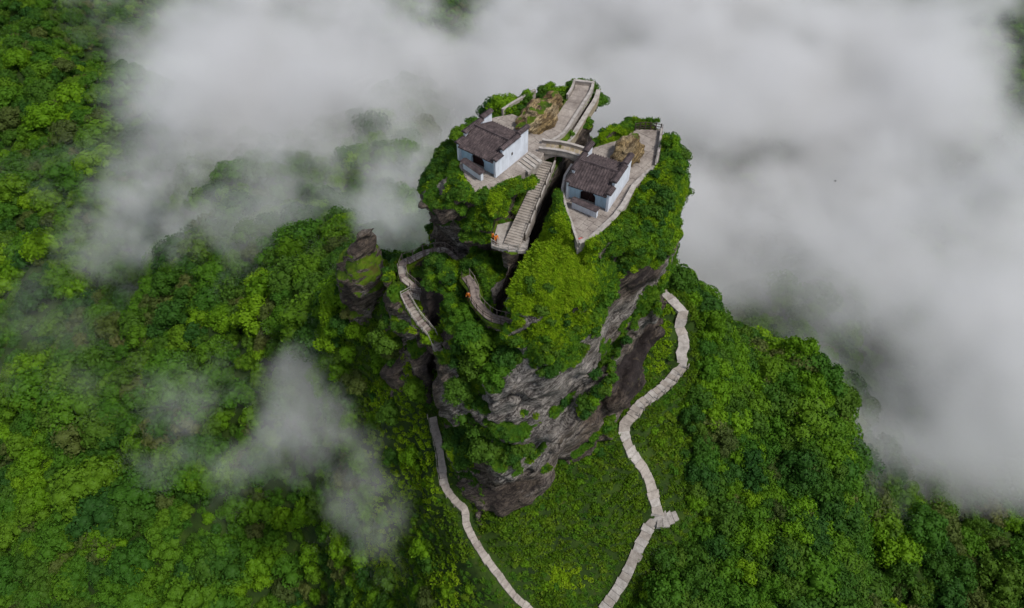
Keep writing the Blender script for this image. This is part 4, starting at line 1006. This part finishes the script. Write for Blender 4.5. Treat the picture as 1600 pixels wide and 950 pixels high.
# pillar blocker: what stands inside the cliff outline is left out
def inside_pillar(x, y, z, thr=.6):
    i = ((x - x0) / H).astype(int); j = ((y - y0) / H).astype(int); k = ((z + 1.0 - z0) / H).astype(int)
    ok = (i >= 0) & (i < shape[0]) & (j >= 0) & (j < shape[1]) & (k >= 0) & (k < shape[2])
    r_ = np.zeros(len(x), bool); r_[ok] = f[i[ok], j[ok], k[ok]] < thr; return r_
def hides_path(P, dia, pad=3):
    """a plant standing so close before a path or terrace that it would bury it"""
    px, py, dep = project(P + np.array([0, 0, 1.]) * (np.asarray(dia)[:, None] * .4)); r_ = np.asarray(dia) / dep * F * .42
    bad = np.zeros(len(P), bool)
    for ln in (RPATH, LPATH, SPUR, WALK_A, WALK_B, BOARD, [STAIR_TOP, STAIR_BOT], WALK1, [np.array([*LANDING[0], -4.8]), np.array([*LANDING[-2], -4.8])]):
        qx, qy, qd = project(np.array(ln)); d_, dp = seg_dist(np.stack([px, py], -1), np.stack([qx, qy, qd], -1))
        bad |= (d_ < r_ + pad) & (dep < dp + .5) & (dep > dp - 14)
    return bad
T_pts = []
# big forest left, far and lower right
x, y = jgrid(-270, 330, 30, 470, 2.35, rng); z = terrain_z(x, y); P = np.stack([x, y, z], -1)
k = in_frame(P) & (path_d(x, y) > 3.2)
sl_ = np.hypot(terrain_z(x[k] + 1, y[k]) - z[k], terrain_z(x[k], y[k] + 1) - z[k]); kk = rng.random(k.sum()) < .44 * np.minimum((1 + sl_ ** 2) ** .75, 2.2); k[np.nonzero(k)[0][~kk]] = False
k = k
x, y, z, P = x[k], y[k], z[k], P[k]
rr = np.hypot((x - 6) , (y - 68))
near = (rr < 50) & (x > -34) & (x < 58)        # shrub and grass belt round the pillar
k = ~near & ~inside_pillar(x, y, z)
x, y, z = x[k], y[k], z[k]
dia = np.clip(rng.lognormal(1.30, .34, len(x)), 1.9, 8.0) * (1 - .25 * sstep(70, 40, np.hypot(x - 6, y - 68)))
clump = fbm(xyz(x, y, 0.), 18, 2, 401)
dia *= 1 + .25 * clump
T_big = np.stack([x, y, z - .25 + np.where(rng.random(len(x)) < .25, -1.8, 0) + .22 * (dia - 4.2), dia], -1)
# shrubby belt: right slope and left flank
x, y = jgrid(-36, 60, 30, 112, 1.75, rng); z = terrain_z(x, y); P = np.stack([x, y, z], -1)
rr = np.hypot(x - 6, y - 68); near = (rr < 51) & (x > -35) & (x < 59)
pd_ = path_d(x, y)
px, py, dep = project(P)
# meadow in front of the pillar and beside the paths stays grass
meadow = (pd_ < 3.2 + 1.5 * fbm(xyz(x, y, 0.), 7, 2, 410)) | ((y < 62) & (x > -9 + .0 * y) & (x < 19) & (rr < 38)) | ((x > 14) & (x < 27 + 3 * fbm(xyz(x, y, 0.), 9, 2, 411)) & (y > 50) & (y < 90))
yel = (x < -8) & (rr < 34) & (fbm(xyz(x, y, 0.), 9, 3, 412) > -.22)
k = near & in_frame(P) & ~meadow & ~inside_pillar(x, y, z) & ~(yel & (rng.random(len(x)) < .86))
xs, ys, zs = x[k], y[k], z[k]
dia = np.clip(rng.normal(2.6, .6, len(xs)), 1.4, 4.2) * (1 + .35 * sstep(24, 48, np.hypot(xs - 6, ys - 68)))
T_small = np.stack([xs, ys, zs - .2, dia], -1)
T_small = T_small[~hides_path(T_small[:, :3], T_small[:, 3])]; T_big = T_big[~hides_path(T_big[:, :3], T_big[:, 3])]
trees = np.concatenate([T_big, T_small]); isbig = np.arange(len(trees)) < len(T_big)
tn = fbm(xyz(trees[:, 0], trees[:, 1], 0.), 26, 3, 420)
u = rng.random(len(trees)) + .55 * tn
right = trees[:, 0] > 20
tint = np.where(u > .9, 0, np.where(u > .36, 1, 2)); tint = np.where(right & (u < .62), 2, tint); tint = np.where((trees[:, 0] < -6) & (trees[:, 0] > -36) & ~isbig & (u > .35), 0, tint)
tint = np.where(rng.random(len(trees)) < .07 + .10 * (fbm(xyz(trees[:, 0], trees[:, 1], 0.), 15, 2, 425) > .25), 3, tint)
shp = rng.integers(0, 4, len(trees)); trot = rng.uniform(0, 6.28, len(trees)); tasp = rng.uniform(.8, 1.15, len(trees))
px, py, dep = project(trees[:, :3] + np.array([0, 0, 1.5]))
size_px = trees[:, 3] / dep * F
# the largest in view become single trees
hid = (px > 640) & (px < 1070) & (py < 640) & (trees[:, 1] > 70)
inv = (px > 12) & (px < 1588) & (py > 12) & (py < 938) & ~hid
left_open = inv & ((px < 640) & (py > 420) | (px > 1080) & (py > 560))
score = np.where(left_open, size_px, 0)
own = np.argsort(-score)[:300]; single = np.zeros(len(trees), bool); single[own] = True
TL = [['bright yellow green broadleaf tree', 'mid green broadleaf tree', 'dark green broadleaf tree', 'dull olive broadleaf tree']][0]
for i in own:
    x, y, z, d_ = trees[i]
    where = 'in the forest on the slope left of the pillar' if px[i] < 640 else ('in the forest low in the right corner below the ridge' if x > 62 else 'on the wooded ridge right of the stone path')
    e_ = empty('tree', (x, y, z), trot[i]); e_.scale = (d_ * .98, d_ * .98, d_ * tasp[i])
    tag(e_, TL[tint[i]] + ' ' + where, 'tree', ['bright trees ', 'mid green trees ', 'dark trees ', 'olive trees '][tint[i]] + where)
    obj('trunk', TRUNK, e_); obj('crown', CROWN[shp[i], tint[i]], e_)
r_ = ~single
scatter('forest', trees[r_, :3], trot[r_], np.stack([trees[r_, 3], trees[r_, 3], trees[r_, 3] * tasp[r_]], -1), shp[r_] * 4 + tint[r_], [CROWN[a, b_] for a in range(4) for b_ in range(4)], 'dense broadleaf forest covering the mountain slopes')
print('trees', len(trees), time.time() - T0)
# ---- single bushes on the summits and ledges
BUSH = [(722, 206, ZT1 - .6, 2.7, 1, 'green bush on the rim left of the left temple'), (739, 187, ZT1 - .6, 2.4, 1, 'green bush at the back left corner of the left temple'),
        (788, 168, ZT1 - .3, 3.0, 0, 'bright green rounded bush just behind the left temple roof'), (770, 163, ZT1 - 1.2, 2.6, 2, 'dark bush on the rim beyond the bright rounded bush'),
        (797, 149, ZT1 - 1.2, 2.8, 2, 'dark bush on the rim beyond the low mossy wall'), (822, 138, ZT1 - 1.2, 2.8, 2, 'dark bush on the rim beyond the large ochre boulder'),
        (853, 126, ZT1 - .5, 2.6, 1, 'bush on the rim just left of the left lookout'), (876, 124, ZT1 - .3, 2.2, 2, 'dark bush touching the left corner of the left lookout wall'),
        (906, 122, ZT1 - .2, 2.4, 1, 'bush behind the back wall of the left lookout'), (928, 126, ZT1 - .6, 2.6, 2, 'dark bush right behind the corner of the left lookout wall'),
        (944, 138, ZT1 - 1.4, 2.4, 1, 'bush on the rim right of the left lookout'), (946, 165, ZT1 - 3.0, 2.6, 2, 'dark bush on the steep flank right of the left lookout path'),
        (1047, 226, -1.2, 2.6, 1, 'topmost bush on the right rim of the right summit'), (1058, 246, -2.2, 2.6, 2, 'second bush from the top on the right rim'),
        (1055, 275, -4.5, 2.8, 1, 'third bush from the top on the right rim'), (1060, 300, -6.5, 2.6, 2, 'fourth bush from the top on the right rim'),
        (1047, 322, -7.5, 2.6, 1, 'lowest bush on the right rim above the cliff'), (1040, 250, -1.6, 2.4, 0, 'bright bush beside the lookout strip of the right summit')]
SB = [(760, 530, 4.2, 1, 'largest round tree on the ledge below the plank walkway'), (737, 508, 3.0, 1, 'round tree left of the largest one below the plank walkway'), (792, 545, 3.0, 2, 'dark round tree under the right end of the plank walkway'),
      (742, 566, 3.2, 2, 'dark tree low on the ledge in front of the largest one'), (775, 580, 3.0, 1, 'tree hanging on the ledge edge above the pale cliff'), (681, 513, 2.5, 0, 'bright round bush beside the foot of the steep stepped walkway'),
      (722, 478, 2.2, 1, 'bush on the outer side of the plank walkway'), (606, 528, 3.6, 2, 'round dark bush alone on the grassy left flank'), (650, 600, 3.0, 1, 'bush on the left flank beside the dark gully'), (735, 650, 3.4, 2, 'dark bush on the cliff above the left stone path'), (760, 690, 3.2, 2, 'dark bush low on the left face of the cliff'), (715, 600, 3.0, 2, 'dark bush in the gully below the viewing platform')]
for q in BUSH + SB:
    if len(q) == 6: p_ = PZ(q[0], q[1], q[2]); d_, ti, lab = q[3:]
    else: p_ = surf_hit(q[0], q[1] + 10); d_, ti, lab = q[2:]
    for _ in range(30):
        m_ = np.hypot(PV[:, 0] - p_[0], PV[:, 1] - p_[1]) < .7
        if m_.any() or len(q) != 6: break
        p_ = p_ + (np.array([6, 78, p_[2]]) - p_) * .04
    if m_.any() and len(q) == 6: p_[2] = min(p_[2], PV[m_, 2].max()) 
    e_ = empty('tree' if ' tree' in lab else 'bush', p_ - np.array([0, 0, .22 * d_]), rng.uniform(0, 6)); e_.scale = (d_, d_, d_ * rng.uniform(.75, .95)); tag(e_, lab, 'tree' if ' tree' in lab else 'bush')
    obj('trunk', TRUNK, e_); obj('crown', CROWN[int(rng.integers(0, 4)), ti], e_)
# ---- undergrowth between the trees
x, y = jgrid(-36, 60, 30, 112, .62, rng); z = terrain_z(x, y); P = np.stack([x, y, z], -1)
rr = np.hypot(x - 6, y - 68); pd_ = path_d(x, y)
k = (rr < 52) & in_frame(P, 10) & (pd_ > .95) & ~inside_pillar(x, y, z - .2, -.3)
x, y, z, pd_ = x[k], y[k], z[k], pd_[k]
n1 = fbm(xyz(x, y, 0.), 6, 3, 430)
k = rng.random(len(x)) < np.where(fbm(xyz(x, y, 0.), 4, 3, 434) > .3, .7, .97)
x, y, z, n1 = x[k], y[k], z[k], n1[k]
sc_ = rng.uniform(.7, 1.2, len(x)) * (1 + .3 * n1) * (.55 + .45 * sstep(.9, 1.9, path_d(x, y)))
gv = np.where(n1 + rng.normal(0, .15, len(x)) < -.12, rng.integers(3, 5, len(x)), rng.integers(0, 3, len(x))); gv = np.where((fbm(xyz(x, y, 0.), 11, 2, 433) > np.where(x < -8, .0, .5)), rng.integers(5, 8, len(x)), gv)
scatter('grass', np.stack([x, y, z - .03], -1), rng.uniform(0, 6.28, len(x)), sc_, gv, TUFT, 'long bright green grass on the slopes at the foot of the pillar')
# ---- low shrubs in the grass
k = rng.random(len(x)) < .13 + .2 * sstep(.0, .4, fbm(xyz(x, y, 0.), 5, 3, 431))
k &= path_d(x, y) > 1.35
k &= ~hides_path(np.stack([x, y, z], -1), np.full(len(x), .5), 0)
mv = np.where(rng.random(k.sum()) < .5, 3, np.where(rng.random(k.sum()) < .5, 0, np.where(rng.random(k.sum()) < .6, 1, 2)))
scatter('undergrowth', np.stack([x, y, z - .1], -1)[k], rng.uniform(0, 6.28, k.sum()), rng.uniform(.3, 1.05, k.sum()) * (.5 + .5 * sstep(1.2, 4, path_d(x, y)[k])), rng.integers(0, 3, k.sum()) * 4 + mv, [SHRUB[a, b_] for a in range(3) for b_ in range(4)], 'low leafy undergrowth scattered through the grass slopes')
# ---- growth on the pillar
fc = PV[PF].mean(1); fn = ns[PF].mean(1); fmoss = moss[PF].mean(1)
keep_out = np.zeros(len(fc), bool)
for poly, zz in ((TER1, ZT1), (TER2, ZT2), (LANDING, -4.8)): keep_out |= (poly_sd(fc[:, :2], poly) < .35) & (fc[:, 2] > zz - .9) & (fc[:, 2] < zz + 2.2)
for ln, w_ in ((WALK1, 2.1), ([STAIR_TOP, STAIR_BOT], 1.5), (WALK_A, 1.25), (WALK_B, 1.2), (BOARD, 1.3), ([BR0, BR1], 1.6)):
    d_, z_ = seg_dist(fc[:, :2], ln); keep_out |= (d_ < w_) & (fc[:, 2] > z_ - 1.1) & (fc[:, 2] < z_ + 3)
g1 = fbm(fc, 3.5, 3, 440); lush = np.zeros(len(fc))
for q in LUSH[:2] + LUSH[5:6]: lush += np.exp(-((fc - PY(*q[:3])) ** 2).sum(1) / 36)
pr = rng.random(len(fc))
kg = ~keep_out & (fmoss > .45) & (pr < .8) & (fn[:, 2] > -.25)
s_ = rng.uniform(.4, .8, kg.sum())
cv = np.where((lush[kg] + rng.normal(0, .22, kg.sum()) + .45 * g1[kg] > .34) | ((g1[kg] + rng.normal(0, .1, kg.sum()) > .22) & (fn[kg][:, 2] > .4)), rng.integers(5, 8, kg.sum()), np.where((g1[kg] < .02) | (fn[kg][:, 2] < .3), rng.integers(3, 5, kg.sum()), rng.integers(0, 3, kg.sum())))  # noise picks the tufts; steep faces go darker, shading put into their green
scatter('cliff_grass', fc[kg] - fn[kg] * .04, rng.uniform(0, 6.28, kg.sum()), s_, cv, TUFT, 'bright green grass and moss growing over the rock pillar', fn[kg])
far_path = np.full(len(fc), 9.0)
for ln in (WALK_A, WALK_B, BOARD, [STAIR_TOP, STAIR_BOT], WALK1): far_path = np.minimum(far_path, seg_dist(fc[:, :2], ln)[0])
for poly in (TER1, TER2, LANDING): far_path = np.minimum(far_path, np.maximum(poly_sd(fc[:, :2], poly), 0))
fdg = np.where(fc[:, 2] < -1.5, seg_dist(fc[:, :2], GULLY)[0], 9)
hp = hides_path(fc, np.full(len(fc), 1.0), 1)
ks = ~keep_out & ~hp & (fmoss > .5) & (pr > .93 - .12 * sstep(.0, .35, g1)) & (far_path > .9) & (fdg > 2.6) & (fn[:, 2] > -.3) & ((lush < .28) | (pr > .993))
sh = rng.uniform(.4, .95, ks.sum()) * (1 + .4 * g1[ks]) * np.clip(.55 + .25 * far_path[ks], .6, 1.15)
mv = np.where(rng.random(ks.sum()) < .25, 0, np.where(rng.random(ks.sum()) < .6, 1, 2)); mv = np.where((g1[ks] > .3) | (fn[ks][:, 0] < -.2), 2, mv)  # left-facing growth takes the dark leaf, its shade put into the colour
scatter('cliff_shrubs', fc[ks] - np.array([0, 0, .15]), rng.uniform(0, 6.28, ks.sum()), sh, rng.integers(0, 3, ks.sum()) * 4 + mv, [SHRUB[a, b_] for a in range(3) for b_ in range(4)], 'dense low shrubs clinging to the ledges of the rock pillar')
print('growth', kg.sum(), ks.sum(), time.time() - T0)

# ================================================================== CLOUDS (real fog volumes)
def vol_mat(name, density, col=(1, 1, 1), aniso=.1):
    m = bpy.data.materials.new(name); m.use_nodes = True; t = m.node_tree; t.nodes.clear()
    out = t.nodes.new('ShaderNodeOutputMaterial'); v = t.nodes.new('ShaderNodeVolumePrincipled'); t.links.new(v.outputs[0], out.inputs['Volume'])
    v.inputs['Color'].default_value = (*col, 1); v.inputs['Density'].default_value = density; v.inputs['Anisotropy'].default_value = aniso
    v.inputs['Density Attribute'].default_value = 'density'
    return m
def fog(name, lo, hi, h, dens_fn, mat, label):
    lo = np.array(lo, float); hi = np.array(hi, float); n = np.maximum(np.round((hi - lo) / h).astype(int), 4)
    cx_ = [lo[k] + (np.arange(n[k]) + .5) * (hi[k] - lo[k]) / n[k] for k in range(3)]
    gx_, gy_, gz_ = np.meshgrid(*cx_, indexing='ij')
    P = np.stack([gx_.ravel(), gy_.ravel(), gz_.ravel()], -1)
    D = np.clip(dens_fn(P), 0, None).astype(np.float32)
    me = bpy.data.meshes.new(name); me.vertices.add(len(P)); me.vertices.foreach_set('co', P.astype(np.float32).ravel())
    me.attributes.new('fog_density', 'FLOAT', 'POINT').data.foreach_set('value', D); me.materials.append(mat)
    o = tag(obj(name, me), label, kind='stuff')
    g = bpy.data.node_groups.new(name, 'GeometryNodeTree')
    g.interface.new_socket('Geometry', in_out='INPUT', socket_type='NodeSocketGeometry'); g.interface.new_socket('Geometry', in_out='OUTPUT', socket_type='NodeSocketGeometry')
    L = g.links.new; nn = g.nodes.new
    gi = nn('NodeGroupInput'); go = nn('NodeGroupOutput'); pos = nn('GeometryNodeInputPosition'); sep = nn('ShaderNodeSeparateXYZ'); L(pos.outputs[0], sep.inputs[0])
    def mt(op, a, b=None, c=None):
        q = nn('ShaderNodeMath'); q.operation = op
        for k, v in enumerate((a, b, c)):
            if v is None: continue
            if hasattr(v, 'links'): L(v, q.inputs[k])
            else: q.inputs[k].default_value = float(v)
        return q.outputs[0]
    idx = None
    for k in range(3):
        i_ = mt('FLOOR', mt('MULTIPLY', mt('SUBTRACT', sep.outputs[k], lo[k]), n[k] / (hi[k] - lo[k])))
        i_ = mt('MINIMUM', mt('MAXIMUM', i_, 0), n[k] - 1)
        st = [n[1] * n[2], n[2], 1][k]
        idx = mt('MULTIPLY', i_, st) if idx is None else mt('ADD', idx, mt('MULTIPLY', i_, st))
    f2i = nn('FunctionNodeFloatToInt'); L(idx, f2i.inputs[0])
    na = nn('GeometryNodeInputNamedAttribute'); na.data_type = 'FLOAT'; na.inputs['Name'].default_value = 'fog_density'
    si = nn('GeometryNodeSampleIndex'); si.data_type = 'FLOAT'; si.domain = 'POINT'
    L(gi.outputs[0], si.inputs['Geometry']); L(na.outputs[0], si.inputs['Value']); L(f2i.outputs[0], si.inputs['Index'])
    vc = nn('GeometryNodeVolumeCube'); L(si.outputs[0], vc.inputs['Density'])
    half = (hi - lo) / n / 2
    vc.inputs['Min'].default_value = tuple(lo + half); vc.inputs['Max'].default_value = tuple(hi - half)
    for k, a_ in enumerate('XYZ'): vc.inputs['Resolution ' + a_].default_value = int(n[k])
    sm = nn('GeometryNodeSetMaterial'); sm.inputs['Material'].default_value = mat
    L(vc.outputs[0], sm.inputs['Geometry']); L(sm.outputs[0], go.inputs[0])
    o.modifiers.new('volume', 'NODES').node_group = g
    return o
M['cloud'] = vol_mat('cloud', 1.0, (.925, .925, .93), .0)
# (pixel x, pixel y, radius in pixels x, y, amount) on the cloud layer's plane
ZC = -82.0
BL = [  # sea of cloud behind and to the right
    (760, 60, 190, 90, 1.0), (950, 60, 220, 110, 1.2), (1150, 90, 200, 120, 1.1), (1130, 300, 130, 160, 1.2), (1060, 200, 120, 140, 1.0), (1330, 120, 160, 110, .9), (1450, 330, 190, 160, 1.1), (1330, 440, 160, 110, 1.1),
    (1480, 560, 170, 130, 1.1), (1560, 700, 130, 110, .9), (1400, 60, 160, 80, .9), (1380, 620, 100, 80, .6), (1250, 330, 150, 120, .7), (1560, 450, 130, 130, .9), (1510, 230, 120, 80, .8), (1600, 800, 90, 60, .6), (1500, 20, 120, 60, .8),
    # left: long arm of mist down to the valley
    (480, 60, 180, 90, .85), (330, 110, 110, 90, .75), (420, 210, 90, 110, .75), (300, 180, 80, 70, .45), (440, 300, 60, 60, .6), (620, 200, 60, 120, .5), (625, 310, 55, 75, .95), (680, 140, 70, 70, .8), (590, 60, 80, 60, .7),
    (200, 330, 55, 95, .5), (275, 350, 45, 50, .45), (210, 220, 50, 60, .35), (300, 20, 90, 40, .6), (70, 40, 90, 70, -.7), (120, 110, 60, 50, -.3), (520, 330, 70, 40, .3),
    # gaps
    (630, 70, 60, 45, -.6), (620, 150, 26, 60, -.2), (560, 240, 60, 50, -.3), (560, 160, 110, 80, .45), (500, 250, 90, 80, .4), (690, 10, 60, 26, -.7), (480, 15, 50, 20, -.3), (1195, 185, 50, 40, -.6), (1300, 215, 46, 46, -.5), (1185, 262, 34, 30, -.25), (1250, 245, 60, 40, -.12), (1110, 270, 70, 90, .8), (930, 40, 160, 60, .4), (1550, 110, 70, 36, -1.1), (1592, 20, 40, 45, -1.3), (1510, 350, 50, 44, -.5), (1080, 110, 60, 40, -.2),
    (1210, 505, 70, 45, -.7)]
def cloud_density(P):
    z = P[:, 2]
    cov = np.zeros(len(P))
    w = 14 * np.stack([fbm(P, 60, 3, 81), fbm(P, 60, 3, 82)], -1)
    XY = P[:, :2] + w
    for px, py, rx, ry, amt in BL:
        c = PZ(px, py, ZC); ex = PZ(px + rx, py, ZC)[0] - c[0]; ey = abs(PZ(px, py - ry, ZC)[1] - PZ(px, py + ry, ZC)[1]) / 2
        cov += amt * np.exp(-.9 * (((XY[:, 0] - c[0]) / ex) ** 2 + ((XY[:, 1] - c[1]) / ey) ** 2))
    n1 = fbm(P * np.array([1, 1, 1.3]), 44, 6, 91, .68)
    top = -57 + 9 * fbm(P, 28, 3, 97) + 17 * fbm(xyz(P[:, 0], P[:, 1], 0.), 70, 3, 95) - 6 * sstep(150, 60, P[:, 1])
    prof = sstep(0, 16, top - z) * sstep(-128, -100, z)
    d = sstep(.2, 1.5, np.clip(cov, -1, 1.22) + 2.05 * n1) * prof
    return .07 * d ** 1.6
fog('clouds', (-225, 84, -128), (255, 430, -38), 2.6, cloud_density, M['cloud'], 'grey white sea of cloud drifting behind the pillar and over the valley')
def wisp(c, r, amt, seed):
    c = np.array(c); r = np.array(r, float)
    def fn(P):
        q = (P - c) / r
        w = fbm(P, r.max() * .6, 5, seed, .66)
        rad = np.sqrt((q ** 2).sum(1))
        return amt * sstep(.10, 1.0, 1 - rad + 1.35 * w) * sstep(1.7, 1.15, rad)
    return fn
WISPS = [((520, 690), 66, 12, 9, 8, .035, 'pale mist tail at the lower right of the mist patch'), ((225, 330), 163, 24, 24, 12, .05, 'mist strand standing over the forest left of the clouds'), ((275, 395), 142, 19, 16, 10, .04, 'soft mist puff in front of the left strand'),
         ((440, 330), 142, 26, 22, 12, .035, 'soft mist at the lower end of the left cloud arm'), ((560, 330), 138, 24, 20, 11, .03, 'thin mist behind the rock spire'), ((620, 330), 116, 15, 14, 10, .06, 'mist between the rock spire and the pillar'), ((350, 230), 190, 40, 30, 14, .026, 'thin veil along the left cloud arm'),
         ((440, 650), 72, 20, 15, 10, .06, 'pale mist patch drifting low over the left slope'),
         ((600, 790), 57, 12, 10, 10, .03, 'thin mist veil beside the left stone path'),
         ((1025, 880), 45.5, 3.2, 3, 3, .10, 'small puff of mist beside the right stone path'),
         ((1330, 720), 78, 14, 12, 10, .030, 'thin mist climbing behind the right forest ridge'),
         ((110, 540), 112, 26, 22, 14, .010, 'faint mist strands over the forest at left'),
         ((320, 610), 93, 17, 10, 9, .014, 'faint mist strand above the lower left forest')]
for k, ((px, py), Yd, rx, ry, rz_, amt, lab) in enumerate(WISPS):
    c = PY(px, py, Yd); r = np.array([rx, ry, rz_])
    fog('mist', c - r * 1.75, c + r * 1.75, max(r.max() / 22, .25), wisp(c, r, amt, 300 + k * 50), M['cloud'], lab)
print('clouds', time.time() - T0)
